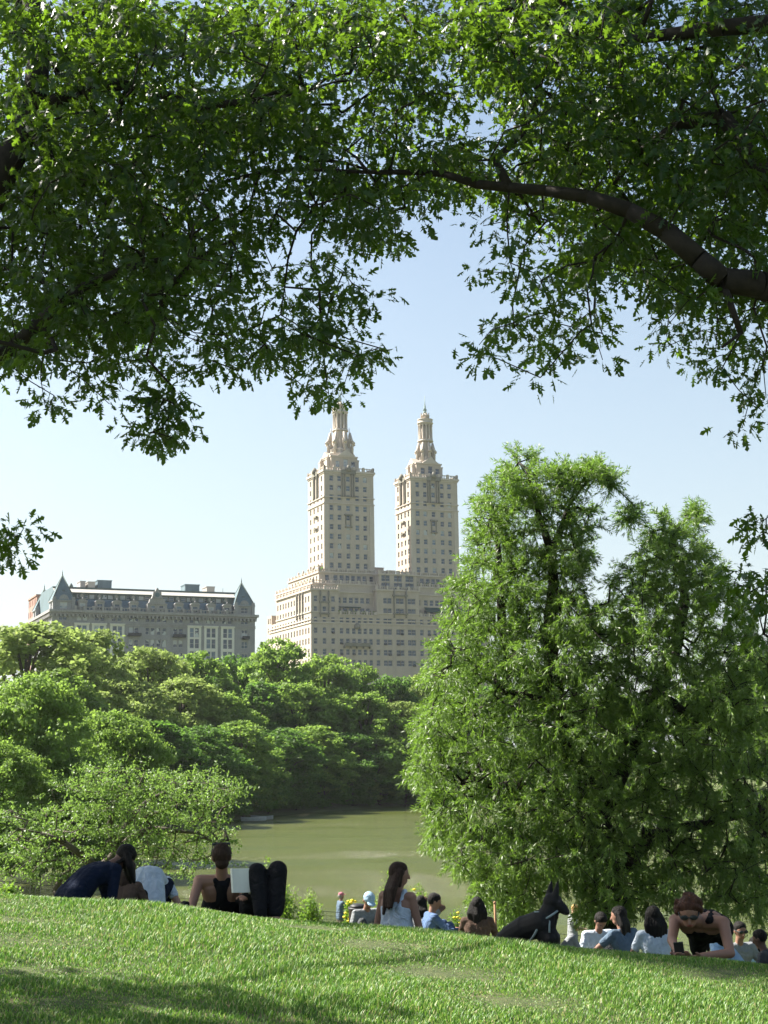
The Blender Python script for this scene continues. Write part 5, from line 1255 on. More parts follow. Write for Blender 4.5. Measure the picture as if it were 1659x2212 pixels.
def person(px, Y, label, J, skin='fair', top='white', sleeve='short', bottom='dgrey', hair='short', hcol='dark', s=1.0, shoes='white', vox=.009, extras=(), bare_feet=False, z_off=0.0, group='people resting on the slope'):
    x = X_at(px, Y, 1990); root = empty('person', (x, Y, T(x, Y)+z_off), 0, label, 'person', group)
    pel, neck, Rt = J['pel']*s, J['neck']*s, J['R'].normalized()
    tor = (neck-pel); tn = tor.normalized(); Fw = UPV.cross(Rt) if False else tn.cross(Rt)*-1
    Fw = Rt.cross(tn)*-1 if (Rt.cross(tn)*-1).dot(J['F']) > 0 else Rt.cross(tn)
    Fw.normalize()
    sw = J.get('sw', .175)*s; sh = {1: neck - tn*.045*s + Rt*sw, -1: neck - tn*.045*s - Rt*sw}
    hp = {1: pel + Rt*.09*s, -1: pel - Rt*.09*s}
    if 'bend' in J: mid = pel + tor*.5 - Fw*J['bend']*s
    else: mid = pel + tor*.5 - Fw*.015*s
    arms, legs = {}, {}
    for k in (1, -1):
        h, hint = J['hand'][k]; e, w = ik(sh[k], Vector(h)*s, .285*s, .255*s, hint); arms[k] = (sh[k], e, w)
        f, hint = J['foot'][k]; kn, an = ik(hp[k], Vector(f)*s, .43*s, .42*s, hint); legs[k] = (hp[k], kn, an)
    hd, hu = J['face'].normalized(), None
    hu = J.get('hup', tn*.5+UPV*.5); hu = (hu - hd*hu.dot(hd)).normalized(); hr = hd.cross(hu)
    hc = neck + (tn*.55+hu*.45).normalized()*.165*s + hd*.015*s
    if 'head' in J: hc = J['head']*s
    b = MB()
    def torso(mb, g=0.0, shoulders=True, low=True):
        a = g
        for k in (1, -1):
            capsule(mb, hp[k]+tn*.0, mid+Rt*k*.06*s, .105*s+a, .090*s+a, 12)
            capsule(mb, mid+Rt*k*.06*s, neck-tn*.13*s+Rt*k*.085*s, .092*s+a, .098*s+a, 12)
            if shoulders: capsule(mb, neck-tn*.06*s+Rt*k*.05*s, sh[k], .062*s+a, .052*s+a, 10)
        capsule(mb, pel, mid, .11*s+a, .10*s+a, 12); capsule(mb, mid, neck-tn*.1*s, .10*s+a, .085*s+a, 12)
    torso(b)
    capsule(b, neck-tn*.05*s, hc-hu*.05*s, .055*s, .05*s, 10)
    ellip(b, hc+hu*.015*s, (hr*.074*s, hd*.092*s, hu*.105*s)); ellip(b, hc-hu*.055*s+hd*.022*s, (hr*.052*s, hd*.062*s, hu*.058*s))
    capsule(b, hc+hd*.088*s+hu*.01*s, hc+hd*.104*s-hu*.028*s, .010*s, .015*s, 8)
    capsule(b, hc+hd*.078*s-hu*.062*s-hr*.015*s, hc+hd*.078*s-hu*.062*s+hr*.015*s, .010*s, .010*s, 8)
    for k in (1, -1):
        ellip(b, hc+hr*k*.078*s-hd*.005*s, (hr*.010*s, hd*.018*s, hu*.030*s), 8, 6)
        sA, e, w = arms[k]; capsule(b, sA, e, .047*s, .037*s); capsule(b, e, w, .038*s, .026*s)
        # hand: palm, four unequal fingers with a bend, and a thumb leaving the side of the palm
        fd = (w-e).normalized(); cd = J.get('curl', {}).get(k, -UPV if abs(fd.z) < .8 else Fw); cd = (cd - fd*cd.dot(fd)).normalized(); sdv = fd.cross(cd)*k
        palm = w+fd*.085*s
        for t in (-.028, -.009, .010, .028): capsule(b, w+sdv*t*.6*s, palm+sdv*t*s, .016*s, .012*s, 8)
        for t, ln in ((-.031, .062), (-.0105, .075), (.0105, .080), (.031, .070)):
            p0 = palm+sdv*t*s; p1 = p0+(fd*.9+cd*.35).normalized()*ln*.5*s; p2 = p1+(fd*.55+cd*.8).normalized()*ln*.5*s
            capsule(b, p0, p1, .0095*s, .009*s, 8); capsule(b, p1, p2, .009*s, .008*s, 8)
        t0 = w+fd*.03*s+sdv*.022*s; t1 = t0+(sdv*.8+fd*.6+cd*.3).normalized()*.042*s; t2 = t1+(fd*.9+cd*.4+sdv*.1).normalized()*.034*s
        capsule(b, t0, t1, .013*s, .011*s, 8); capsule(b, t1, t2, .011*s, .009*s, 8)
        hpk, kn, an = legs[k]; capsule(b, hpk, kn, .082*s, .056*s, 12); capsule(b, kn, an, .054*s, .035*s, 12)
        fdn = J.get('toe', {}).get(k, J['F']); fdn = fdn.normalized(); capsule(b, an-UPV*.02*s-fdn*.03*s, an-UPV*.035*s+fdn*.12*s, .036*s, .028*s); capsule(b, an-UPV*.035*s+fdn*.12*s, an-UPV*.04*s+fdn*.17*s, .03*s, .02*s)
    eyes = [(hc+hd*.088*s+hu*.018*s+hr*k*.031*s, .0125*s, 2) for k in (1, -1)] + [(hc+hd*.09*s-hu*.062*s+hr*t*s, .012*s, 1) for t in (-.014, 0, .014)]
    fuse(b, 'body', [SKIN[skin], M['lip'], M['eye']], root, vox, 2, eyes)
    # clothing
    g = .012*s; fat = J.get('fat', 0)
    if top:
        c = MB()
        if sleeve == 'tank':
            for k in (1, -1):
                capsule(c, hp[k]+tn*.06*s, mid+Rt*k*.06*s, .103*s+g, .092*s+g, 12); capsule(c, mid+Rt*k*.06*s, neck-tn*.155*s+Rt*k*.078*s, .094*s+g, .094*s+g, 12)
                capsule(c, neck-tn*.15*s+Rt*k*.085*s-Fw*.08*s, neck+tn*.006*s+Rt*k*.095*s-Fw*.01*s, .032*s, .030*s, 8); capsule(c, neck-tn*.015*s+Rt*k*.075*s, neck-tn*.17*s+Rt*k*.08*s+Fw*.06*s, .026*s, .03*s, 8)
            capsule(c, pel+tn*.06*s, neck-tn*.16*s, .11*s+g, .10*s+g, 12); capsule(c, neck-tn*.3*s-Fw*.05*s, neck-tn*.15*s-Fw*.045*s, .075*s, .068*s, 12)
        elif sleeve == 'racer':
            for k in (1, -1):
                capsule(c, hp[k]+tn*.04*s, mid+Rt*k*.06*s, .103*s+g, .092*s+g, 12); capsule(c, mid+Rt*k*.06*s, neck-tn*.22*s+Rt*k*.055*s, .094*s+g, .085*s+g, 12)
                capsule(c, neck-tn*.22*s-Fw*.06*s+Rt*k*.045*s, neck-tn*.02*s+Rt*k*.055*s-Fw*.03*s, .045*s, .026*s, 8)
            capsule(c, pel+tn*.04*s, neck-tn*.12*s-Fw*.015*s, .11*s+g, .07*s+g, 12); capsule(c, neck-tn*.24*s-Fw*.055*s, neck-tn*.06*s-Fw*.045*s, .075*s, .05*s, 12)
        else:
            torso(c, g)
            capsule(c, neck-tn*.06*s, neck-tn*.01*s, .062*s, .056*s, 10)
            for k in (1, -1):
                sA, e, w = arms[k]
                if sleeve == 'short': capsule(c, sA, sA.lerp(e, .55), .058*s, .055*s)
                elif sleeve == 'long': capsule(c, sA, e, .058*s, .048*s); capsule(c, e, e.lerp(w, .93), .048*s, .036*s)
        fuse(c, 'shirt', CL[top], root, vox*1.15, 3)
    if bottom:
        c = MB(); capsule(c, pel+tn*.03*s, pel, .118*s, .118*s, 12)
        cut = {'shorts': .0}.get(J.get('leg', ''), 1)
        for k in (1, -1):
            hpk, kn, an = legs[k]; capsule(c, hpk+tn*.03*s, hpk, .112*s, .108*s, 12)
            if cut: capsule(c, hpk, kn, .096*s+fat, .070*s+fat, 12); capsule(c, kn, an+(kn-an)*.1, .068*s+fat, .050*s+fat*.4, 12)
            else: capsule(c, hpk, hpk.lerp(kn, .85), .098*s, .078*s, 12)
        fuse(c, 'trousers' if cut else 'shorts', CL[bottom], root, vox*1.2, 3)
    if shoes and not bare_feet:
        for k in (1, -1):
            an = legs[k][2]; fdn = J.get('toe', {}).get(k, J['F']).normalized(); c = MB(); capsule(c, an-UPV*.015*s-fdn*.04*s, an-UPV*.035*s+fdn*.10*s, .046*s, .040*s); capsule(c, an-UPV*.035*s+fdn*.10*s, an-UPV*.045*s+fdn*.19*s, .040*s, .028*s)
            fuse(c, 'shoe', CL[shoes], root, vox*1.1, 2)
    # hair
    c = MB(); rr = random.Random(int(px)); hcap = hc+hu*.03*s-hd*.020*s
    if hair not in ('bald', 'cap', 'hat'):
        ellip(c, hcap, (hr*.086*s, hd*.094*s, hu*.096*s)); ellip(c, hcap+hu*.03*s+hd*.03*s, (hr*.074*s, hd*.068*s, hu*.062*s))
        if hair in ('long', 'half'):
            Ln = .40 if hair == 'long' else .30
            dn = J.get('hang', -UPV - hd*.25).normalized()
            for t in np.linspace(-1, 1, 7):
                st = hc - hd*(.055-.03*abs(t))*s + hr*.07*t*s + hu*.02*s; L2 = Ln*s*rr.uniform(.85, 1.05)*(1-.12*abs(t))
                m1 = st + dn*L2*.5 - hd*.02*s + hr*t*.04*s; capsule(c, st, m1, .036*s, .038*s, 8); capsule(c, m1, st+dn*L2 + hr*t*.045*s, .038*s, .016*s, 8)
            for t in (-1, 1): capsule(c, hc+hr*.078*t*s+hu*.04*s, hc+hr*.084*t*s-hu*.10*s-hd*.01*s, .022*s, .020*s, 8)
        if hair == 'bun':
            ellip(c, hc+hu*.085*s-hd*.055*s, (hr*.062*s, hd*.045*s, hu*.040*s)); ellip(c, hc-hd*.05*s-hu*.05*s, (hr*.06*s, hd*.045*s, hu*.05*s))
        if hair == 'curly':
            for i in range(70):
                v = V3(rr.gauss(0, 1), rr.gauss(0, 1), rr.gauss(0, 1)).normalized()
                p = hcap + hr*v.x*.094*s + hd*v.y*.092*s + hu*v.z*.094*s
                if v.y > .35 and v.z < .35: continue
                if v.z < -.55: continue
                ellip(c, p, (V3(.024, 0, 0)*s, V3(0, .024, 0)*s, V3(0, 0, .024)*s), 7, 5)
        if hair == 'pony': capsule(c, hc-hd*.1*s+hu*.03*s, hc-hd*.16*s-hu*.12*s, .032*s, .015*s)
        fuse(c, 'hair', HM[hcol], root, max(.007, vox*.8), 1)
    else:
        ellip(c, hcap-hu*.02*s-hd*.008*s, (hr*.080*s, hd*.088*s, hu*.085*s)); fuse(c, 'hair', HM[hcol], root, max(.008, vox*.9), 1)
        c = MB(); cc = CL[J.get('cap', 'blue')]
        ellip(c, hc+hu*.055*s-hd*.004*s, (hr*.088*s, hd*.100*s, hu*.078*s))
        bd = hd if hair == 'cap' else hd
        ellip(c, hc+hu*.052*s+bd*.115*s, (hr*.065*s, hd*.065*s, hu*.012*s)); fuse(c, 'cap', cc, root, max(.007, vox*.8), 1)
    def specs(at_hu, at_hd, name='sunglasses', m='black'):
        c = MB()
        for k in (1, -1):
            ellip(c, hc+hu*at_hu*s+hd*at_hd*s+hr*k*.035*s, (hr*.030*s, hd*.010*s, hu*.022*s), 10, 6); capsule(c, hc+hu*at_hu*s+hd*at_hd*s+hr*k*.062*s, hc+hu*(at_hu)*s+hd*(at_hd-.11)*s+hr*k*.084*s, .005*s, .005*s, 6)
        capsule(c, hc+hu*at_hu*s+hd*at_hd*s-hr*.015*s, hc+hu*at_hu*s+hd*at_hd*s+hr*.015*s, .005*s, .005*s, 6)
        c.build(name, M['dark'] if m == 'black' else CL[m], root)
    if 'sunglasses' in extras: specs(.018, .098)
    if 'glasses_up' in extras:
        c = MB(); capsule(c, hc+hu*.117*s-hr*.07*s+hd*.01*s, hc+hu*.117*s+hr*.07*s+hd*.01*s, .012*s, .012*s, 8); capsule(c, hc+hu*.117*s-hr*.07*s, hc-hr*.088*s+hu*.03*s, .006*s, .005*s, 6); capsule(c, hc+hu*.117*s+hr*.07*s, hc+hr*.088*s+hu*.03*s, .006*s, .005*s, 6); fuse(c, 'sunglasses', M['dark'], root, .005, 1)
    d = dict(root=root, hc=hc, arms=arms, legs=legs, hd=hd, hu=hu, hr=hr, sh=sh, s=s, hp=hp, off=Vector(root.location)); PEOPLE.append((label, root)); return d
def sit(phi=0, lean=.15, legs='up', hands='knees', look=0, down=0, s_side=0, cap=None, sw=.175, hang=None, twist=0):
    """phi: 0 faces away from us, 90 to the right, 180 towards us, -90 to the left"""
    a = R(phi); F = V3(math.sin(a), math.cos(a), 0); Rv = V3(math.cos(a), -math.sin(a), 0)
    pel = V3(0, 0, .115); tdir = (UPV*math.cos(lean)+F*math.sin(lean)+Rv*s_side).normalized(); neck = pel+tdir*.50
    b = R(phi+look); fc = V3(math.sin(b), math.cos(b), 0)*math.cos(down) - UPV*math.sin(down)
    ft = {'up': lambda k: (F*.46+Rv*k*.11+UPV*.07, UPV*1+Rv*k*.15), 'cross': lambda k: (F*.30-Rv*k*.10+UPV*.07, Rv*k*1.0+F*.5+UPV*.25), 'flat': lambda k: (F*.84+Rv*k*.12+UPV*.06, UPV), 'half': lambda k: ((F*.46+Rv*.12+UPV*.07, UPV) if k == 1 else (F*.80-Rv*.15+UPV*.06, UPV)), 'half2': lambda k: ((F*.46-Rv*.12+UPV*.07, UPV) if k == -1 else (F*.62+Rv*.12+UPV*.06, UPV*.3+Rv))}[legs]
    hn = {'knees': lambda k: (pel+F*.40+Rv*k*.14+UPV*.27, -UPV*.6+Rv*k), 'lap': lambda k: (pel+F*.24+Rv*k*.06+UPV*.10, -UPV*.5+Rv*k), 'back': lambda k: (-F*.24+Rv*k*.27+UPV*.03, -F), 'phone': lambda k: (neck+F*.30+Rv*k*.05-UPV*.16, -UPV+Rv*k*.5), 'side': lambda k: (Rv*k*.27+UPV*.03-F*.02, -F+Rv*k*.4),
          'raise': lambda k: ((neck+Rv*.10+F*.10+UPV*.22, Rv+F) if k == 1 else (pel+F*.25-Rv*.06+UPV*.10, -UPV-Rv)), 'hair': lambda k: (neck+Rv*k*.12+UPV*.18+F*.02, Rv*k+F*.2)}[hands]
    J = dict(pel=pel, neck=neck, R=Rv, F=F, face=fc, hand={k: hn(k) for k in (1, -1)}, foot={k: ft(k) for k in (1, -1)}, sw=sw)
    if cap: J['cap'] = cap
    if hang: J['hang'] = hang
    return J
def stand(phi, hands, down=0, stride=.0):
    a = R(phi); F = V3(math.sin(a), math.cos(a), 0); Rv = V3(math.cos(a), -math.sin(a), 0); pel = V3(0, 0, .92); neck = V3(0, 0, 1.44)+F*.02
    h = {'phone': lambda k: (neck+F*.36+Rv*k*.06-UPV*.08, -UPV+Rv*k*.3), 'down': lambda k: (pel+Rv*k*.24-UPV*.06+F*.03, -F), 'mid': lambda k: (pel+F*.30+Rv*k*.08+UPV*.18, -UPV)}[hands]
    return dict(pel=pel, neck=neck, R=Rv, F=F, face=F*math.cos(down)-UPV*math.sin(down), hand={k: h(k) for k in (1, -1)}, foot={k: (Rv*k*.10+F*k*stride+UPV*.07, F) for k in (1, -1)}, hup=UPV)
def thing_in(parent_off, name, mbld, m, label, cat):
    o = mbld.build(name, m, None); o.location = parent_off; tag(o, label, cat); return o

def people():
    # 1 kneeling man at left in navy
    J = dict(pel=V3(-.16, -.12, .30), neck=V3(.13, .20, .56), R=V3(.62, -.78, 0), F=V3(.7, .6, 0), face=V3(.45, .25, -.85), hup=V3(.8, .35, .3), bend=.05,
             hand={1: (V3(.20, .02, .04), V3(0, -1, 0)), -1: (V3(.10, .42, .04), V3(0, 1, 0))}, foot={1: (V3(-.26, -.42, .08), V3(1, .6, -.7)), -1: (V3(-.28, -.10, .08), V3(1, .6, -.7))}, toe={1: V3(-.5, -.8, -.1), -1: V3(-.5, -.8, -.1)}, hang=V3(.25, 0, -1))
    J['F'] = V3(.75, .55, -.3)
    person(196, 14.0, 'man kneeling bent forward on both arms in a dark navy sweater', J, 'brown', 'navy', 'long', 'black', 'half', 'dark', 1.02, 'black')
    # 2
    person(259, 15.6, 'long-haired woman in dark brown seated between the kneeling man and the bent white shirt', sit(20, .25, 'up', 'lap', 0, .3), 'tan', 'brown', 'long', 'black', 'long', 'brown', .86)
    # 3
    J = sit(0, .95, 'up', 'lap', 0, 1.25); J['pel'] = V3(0, 0, .33); J['neck'] = V3(0, .46, .52); J['bend'] = .17; J['sw'] = .15; J['head'] = V3(0, .60, .46)
    person(314, 16.6, 'person in a loose whitish shirt bent far forward with the back turned', J, 'fair', 'white', 'short', 'navy', 'short', 'dark', 1.1)
    # 5 woman with the bun
    J = sit(-6, -.62, 'flat', 'side', -4, .12, sw=.195); J['hand'] = {k: (V3(k*.215, -.36, .03), V3(k*.15, -1, 0)) for k in (1, -1)}
    person(479, 13.25, 'woman with a brown bun and bare shoulders in a black top, back turned', J, 'tan', 'racer' and 'black', 'racer', 'dgrey', 'bun', 'brown', 1.02, extras=('glasses_up',))
    # 6 lying reader with raised knees
    J = dict(pel=V3(.04, .38, .11), neck=V3(-.02, .88, .13), R=V3(1, .1, 0), F=V3(0, 0, 1), face=V3(.25, -.25, .8), hup=V3(-.4, .8, .25),
             hand={1: (V3(-.01, .08, .24), V3(.6, 0, -.6)), -1: (V3(-.10, .10, .24), V3(-.6, 0, -.6))}, foot={1: (V3(.19, -.04, .07), V3(.1, 0, 1)), -1: (V3(.075, -.10, .07), V3(0, 0, 1))}, toe={1: V3(.9, -.3, 0), -1: V3(.5, -.8, 0)}, fat=.018)
    r = person(547, 12.45, 'person lying down with both black-clad knees raised, reading an open book', J, 'tan', 'black', 'long', 'black', 'short', 'dark', .97, None, bare_feet=True)
    # the book
    m = MB(); pg = mat('book_pages', (.72, .70, .64), .9, .04)
    for sgn in (-1, 1):
        for i in range(4):
            a0, a1 = i/4*.15, (i+1)/4*.15; y0, y1 = .030*math.sin(math.pi*i/4)*.5+a0*.55, .030*math.sin(math.pi*(i+1)/4)*.5+a1*.55
            A_ = [(sgn*a0, y0, 0), (sgn*a1, y1, 0), (sgn*a1, y1, .20), (sgn*a0, y0, .20)]; B_ = [(p[0], p[1]+.016, p[2]) for p in A_]
            m.face(A_ if sgn > 0 else A_[::-1], 0); m.face((B_ if sgn < 0 else B_[::-1]), 1)
            m.face([A_[2], A_[3], B_[3], B_[2]], 0); m.face([A_[0], A_[1], B_[1], B_[0]], 0)
            if i == 3: m.face([A_[1], A_[2], B_[2], B_[1]], 0)
    b = m.build('book', [pg, CL['white']]); b.location = r['off']+V3(-.02, .02, .27); b.rotation_euler = (R(-10), R(8), R(63)); tag(b, 'open white book held up in front of the raised black knees', 'book')
    # 7 far standing man
    r = person(735, 50, 'far standing man in a red cap and dark blue tee holding up a phone', dict(stand(65, 'phone'), cap='pink', leg='shorts'), 'tan', 'slate', 'short', 'khaki', 'cap', 'grey', 1.02, vox=.014, group='people by the shore path')
    # 8 man with pale cap
    person(783, 21.5, 'seated man in a pale blue cap and grey shirt looking down', dict(sit(150, .25, 'up', 'lap', 10, .7), cap='blue'), 'tan', 'grey', 'short', 'dgrey', 'cap', 'dark', .98, vox=.011)
    # 9 girl in white
    J = sit(35, .02, 'cross', 'side', 42, .08, sw=.165, hang=V3(-.28, -.25, -1)); J['hand'][1] = (V3(.27, -.10, .03), V3(.2, -1, 0))
    person(858, 13.75, 'young woman in a white tank top with very long brown hair, in profile', J, 'tan', 'white', 'tank', 'denim', 'long', 'brown', .95)
    # 10 couple
    person(903, 21.6, 'woman in a grey top with one arm raised over her head', sit(30, .15, 'cross', 'raise', 0, .1), 'brown', 'grey', 'short', 'khaki', 'half', 'dark', .95, vox=.011)
    person(925, 20.6, 'dark-haired man in blue denim sitting with his knees up', sit(75, .1, 'up', 'knees', 10, .3), 'tan', 'denim', 'long', 'denim', 'short', 'dark', .98, 'white', vox=.011)
    # 11
    person(1031, 20.3, 'dark-haired person in a dark brown top sitting alone, back turned, left of the stake', sit(5, .12, 'cross', 'lap', 0, .2), 'brown', 'brown', 'long', 'black', 'half', 'dark', .98, vox=.011)
    person(1029, 44, 'blond far walker directly behind the lone dark-haired sitter', stand(80, 'down', .2, .1), 'fair', 'white', 'short', 'khaki', 'short', 'blond', 1.0, vox=.014, group='people by the shore path')
    person(1122, 45, 'sunlit pale walker in a light top, left one of the two behind the dog', stand(100, 'mid', .2, .08), 'pale', 'white', 'short', 'khaki', 'short', 'brown', .92, vox=.014, group='people by the shore path')
    person(1139, 44.4, 'sunlit dark-haired walker in a light top, right one of the two behind the dog', stand(-60, 'mid', .2, .08), 'pale', 'white', 'tank', 'grey', 'half', 'dark', .94, vox=.014, group='people by the shore path')
    # 16
    person(1236, 38, 'blond man in a grey tee standing far behind the dog\'s head, looking at his hands', stand(80, 'mid', .6), 'fair', 'grey', 'short', 'grey', 'short', 'blond', 1.0, vox=.013, group='people by the shore path')
    person(1196, 19, 'person behind the dog with one grey-trousered knee drawn up', sit(85, -.1, 'half2', 'back', 0, .1), 'fair', 'dgrey', 'short', 'grey', 'short', 'dark', .92, 'white', vox=.011)
    # 17
    person(1285, 19.6, 'dark-haired man in white sitting cross-legged before the willow trunk, head down', sit(165, .22, 'cross', 'lap', 0, .8), 'tan', 'white', 'short', 'white', 'short', 'dark', .98, 'white', vox=.011)
    # 19
    person(1357, 18.2, 'person in a slate blue tee seated side-on, right of the willow trunk', sit(-35, .22, 'up', 'knees', -30, .15), 'tan', 'slate', 'short', 'dgrey', 'half', 'dark', 1.0, vox=.011)
    # 20
    person(1417, 17.4, 'person with big dark hair in a white tee left of the curly-haired woman', sit(-12, .1, 'cross', 'lap', 0, .15), 'brown', 'white', 'short', 'denim', 'half', 'dark', 1.0, vox=.010)
    # 21 prone woman
    J = dict(pel=V3(.24, .80, .13), neck=V3(.04, .26, .25), R=V3(-.86, .5, 0), F=V3(-.2, -.6, -.6), face=V3(-.18, -.86, -.47), hup=V3(-.1, -.35, .93), sw=.19, head=V3(-.055, .12, .33),
             hand={1: (V3(-.20, -.10, .07), V3(-.7, .3, -.6)), -1: (V3(-.02, -.10, .04), V3(1.0, -.1, -.5))}, foot={1: (V3(.30, 1.60, .08), V3(0, 0, -1)), -1: (V3(.55, 1.55, .08), V3(0, 0, -1))}, toe={1: V3(.3, 1, -.1), -1: V3(.3, 1, -.1)}, curl={1: V3(0, .2, 1), -1: V3(0, .2, 1)})
    r = person(1512, 11.75, 'curly-haired woman in sunglasses lying propped on her elbows with a phone', J, 'tan', 'black', 'tank', 'black', 'curly', 'red', 1.06, 'black', extras=('sunglasses',))
    w = r['arms'][1][2]; e = r['arms'][1][1]; fd = (w-e).normalized()
    m = MB(); m.box(-.037, -.005, -.075, .037, .005, .075); m.box(-.034, -.0065, -.071, .034, -.0052, .071, 1); m.box(-.03, .0052, .045, -.008, .008, .07, 0)
    pb = m.build('phone', [M['dark'], M['eye']]); pb.location = r['off']+w+fd*.12+V3(.0, .0, .055); pb.rotation_euler = (R(-32), R(6), R(170)); tag(pb, 'black phone held by the curly-haired woman', 'phone')
    # 22
    person(1603, 15, 'dark-haired person in a pale blue shirt just behind the curly-haired woman', sit(-75, .62, 'cross', 'lap', 20, .3), 'tan', 'blue', 'short', 'navy', 'half', 'dark', 1.0, vox=.010)
    person(1588, 19, 'person with dark glasses in a grey shirt, seated near the right edge', sit(165, .15, 'cross', 'lap', 0, .2), 'tan', 'grey', 'short', 'dgrey', 'short', 'dark', .98, extras=('sunglasses',), vox=.011)
    person(1621, 22, 'small far sitter in dark glasses and pale blue near the right edge', sit(170, .15, 'cross', 'lap', 0, .2), 'tan', 'blue', 'short', 'dgrey', 'half', 'dark', .85, extras=('sunglasses',), vox=.012)
    person(1668, 16, 'person in dark grey cut off by the right edge of the photo', sit(-60, .25, 'cross', 'lap', 0, .3), 'brown', 'dgrey', 'long', 'black', 'short', 'dark', .8, vox=.011)
    # heap of clothing on a pale towel, bags, white bag
    def heap(px, Y, w, d, h, m, seed, name, label, cat):
        rr = random.Random(seed); x = X_at(px, Y, 1960); mb = MB()
        for i in range(16):
            a, b_ = rr.uniform(-1, 1), rr.uniform(-1, 1); z = h*(1-.6*(a*a+b_*b_)/2)*rr.uniform(.4, 1)
            p = V3(a*w*.45, b_*d*.45, z*.35); q = p+V3(rr.uniform(-1, 1)*w*.25, rr.uniform(-1, 1)*d*.3, rr.uniform(0, .5)*h); capsule(mb, p, q, h*.26, h*.16, 8)
        o = fuse(mb, name, m, None, .008, 2); o.location = (x, Y, T(x, Y)); tag(o, label, cat); return o
    heap(367, 12.6, .34, .25, .17, CL['black'], 3, 'jacket', 'crumpled dark jacket on the grass left of the woman with the bun', 'jacket')
    heap(380, 12.45, .07, .05, .07, CL['pink'], 6, 'scarf', 'small dull pink scarf lying on the crumpled dark jacket', 'scarf')
    heap(402, 12.6, .14, .2, .11, CL['blue'], 5, 'towel', 'pale bunched towel right of the crumpled dark jacket', 'towel')
    heap(950, 20.0, .18, .25, .22, CL['white'], 9, 'tote_bag', 'white bag on the grass right of the denim-clad man', 'bag')
    heap(1222, 17.6, .30, .25, .16, CL['teal'], 12, 'blanket', 'dark teal blanket bunched in front of the grey-trousered knee', 'blanket')
    heap(1187, 16.2, .13, .15, .16, CL['white'], 14, 'paper_bag', 'small crumpled white bag at the dog\'s chest', 'bag')
people()

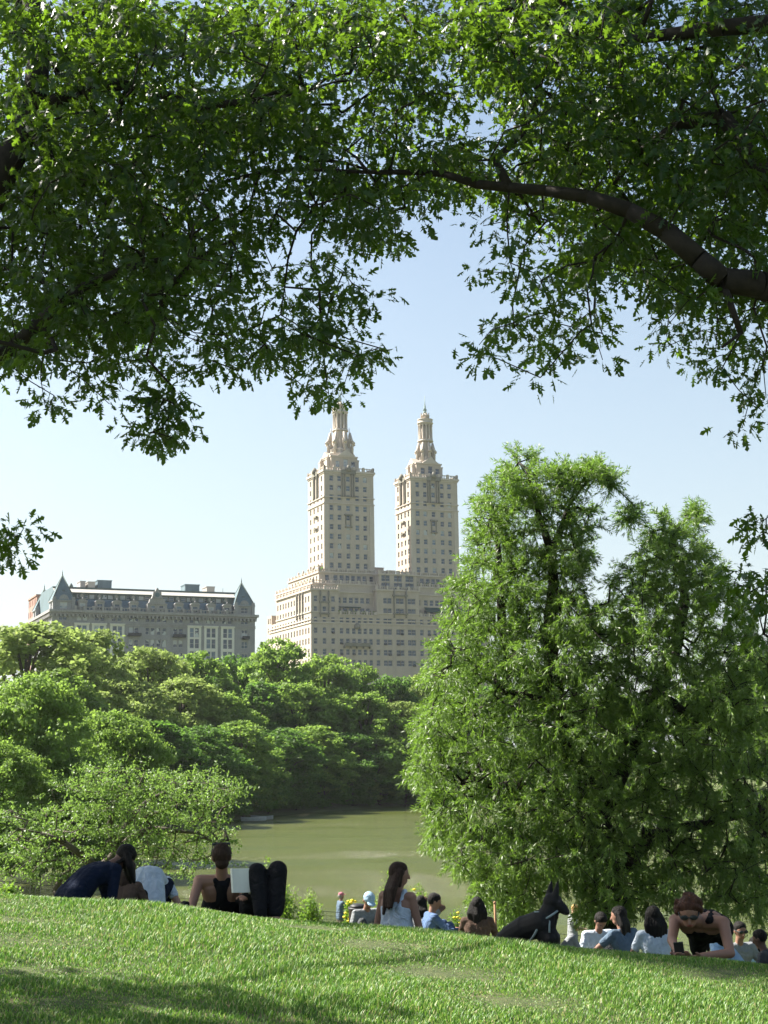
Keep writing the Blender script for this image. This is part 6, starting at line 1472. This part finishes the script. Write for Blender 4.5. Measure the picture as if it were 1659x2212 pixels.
def dog():
    Y = 12.3; x = X_at(1150, Y, 2040); root = empty('dog', (x, Y, T(x, Y)-.02), 0, 'big black dog with upright ears and a pale harness lying on the crest, looking right', 'dog')
    k = FP/Y
    def P(px, py, dy=0): return V3((px-1150)/k, dy, (2050-py)/k)
    b = MB()
    # barrel: rump at lower left, deep chest at right
    capsule(b, P(1108, 2022, .18), P(1140, 2002, .08), .095, .110, 14); capsule(b, P(1140, 2002, .08), P(1172, 1990, -.02), .105, .115, 14); capsule(b, P(1172, 1998, -.02), P(1185, 2020, -.06), .10, .085, 14)
    capsule(b, P(1098, 2030, .22), P(1122, 2038, .02), .085, .06, 12)        # haunch
    capsule(b, P(1122, 2042, 0), P(1152, 2046, -.05), .035, .026); capsule(b, P(1152, 2047, -.05), P(1165, 2047, -.06), .026, .022)
    for s_ in (-1, 1):                                                    # forelegs stretched on the grass
        sh = P(1184, 2018, -.05+s_*.07); el = P(1180, 2040, -.02+s_*.08); wr = P(1206, 2045, -.14+s_*.07); capsule(b, sh, el, .048, .034); capsule(b, el, wr, .032, .024); capsule(b, wr, wr+V3(.05, -.03, -.005), .028, .024)
        for t in (-.016, 0, .016): capsule(b, wr+V3(.05, -.03+t, -.008), wr+V3(.08, -.045+t, -.010), .012, .010, 6)
    capsule(b, P(1176, 1992, -.02), P(1188, 1965, -.02), .100, .080, 14); capsule(b, P(1188, 1965, -.02), P(1192, 1950, -.02), .080, .07, 12)   # neck
    ellip(b, P(1194, 1945, -.03), (V3(.080, 0, 0), V3(0, .070, 0), V3(0, 0, .068)))
    capsule(b, P(1202, 1950, -.04), P(1216, 1960, -.06), .056, .037, 12); capsule(b, P(1216, 1960, -.06), P(1221, 1966, -.07), .037, .030, 10); capsule(b, P(1203, 1960, -.05), P(1216, 1968, -.07), .026, .018, 8)
    capsule(b, P(1088, 2036, .25), P(1066, 2044, .32), .022, .012, 8)
    for e_, dy in ((1201, -.06), (1190, .015)):
        capsule(b, P(e_-2, 1935, dy), P(e_+2, 1918, dy), .034, .022, 8); capsule(b, P(e_+2, 1918, dy), P(e_+5, 1903, dy), .022, .005, 8)
    fuse(b, 'body', [mat('black_coat', (.010, .009, .009), .75, .3, 20), M['eye']], root, .008, 3, [(P(1207, 1944, -.085), .012, 1)])
    h = MB(); hm = mat('harness_webbing', (.25, .30, .30), .8)
    def loop(c, u, v, ru, rv, w, n=18):
        pts = [c+u*ru*math.cos(2*math.pi*i/n)+v*rv*math.sin(2*math.pi*i/n) for i in range(n+1)]; h.tube(pts, w, 6)
    loop(P(1184, 1974, -.02), V3(.8, 0, .45).normalized(), V3(0, 1, 0), .100, .096, .009)
    loop(P(1160, 1996, .02), V3(.45, 0, .9).normalized(), V3(0, 1, 0), .122, .125, .010)
    h.tube([P(1155, 1966, -.04), P(1172, 1968, -.07), P(1184, 1984, -.115), P(1182, 2005, -.15)], .009, 6)
    h.build('harness', hm, root)
dog()
if False:
    pass
# report where each figure falls in the picture (console only)
import sys
def _bb(root):
    mn = [1e9]*2; mx = [-1e9]*2; CT = CM.to_3x3().transposed()
    for o in root.children:
        if o.type != 'MESH': continue
        for v in list(o.data.vertices)[::40]:
            l = CT @ (o.matrix_local @ v.co + root.location - Vector((0, 0, E))); a, b_ = 829.5+FP*l.x/-l.z, 1106-FP*l.y/-l.z
            mn = [min(mn[0], a), min(mn[1], b_)]; mx = [max(mx[0], a), max(mx[1], b_)]
    return [round(t) for t in mn+mx]
for lab, r_ in PEOPLE: print('BB', _bb(r_), lab[:50])
# ------------------------------------------------------------------ the air between here and the avenue
def haze():
    m = bpy.data.materials.new('haze'); m.use_nodes = True; nt = m.node_tree; nt.nodes.clear()
    o = nt.nodes.new('ShaderNodeOutputMaterial'); v = nt.nodes.new('ShaderNodeVolumePrincipled')
    v.inputs['Color'].default_value = (.93, .94, 1.0, 1); v.inputs['Density'].default_value = 0.00007; v.inputs['Anisotropy'].default_value = 0.35
    nt.links.new(v.outputs[0], o.inputs['Volume'])
    b = MB(); b.box(-3100, -70, LAKE-14, 3100, 4100, 150)
    h = b.build('haze', m); tag(h, 'thin pale summer haze over lake and park', 'haze', kind='stuff')
haze()
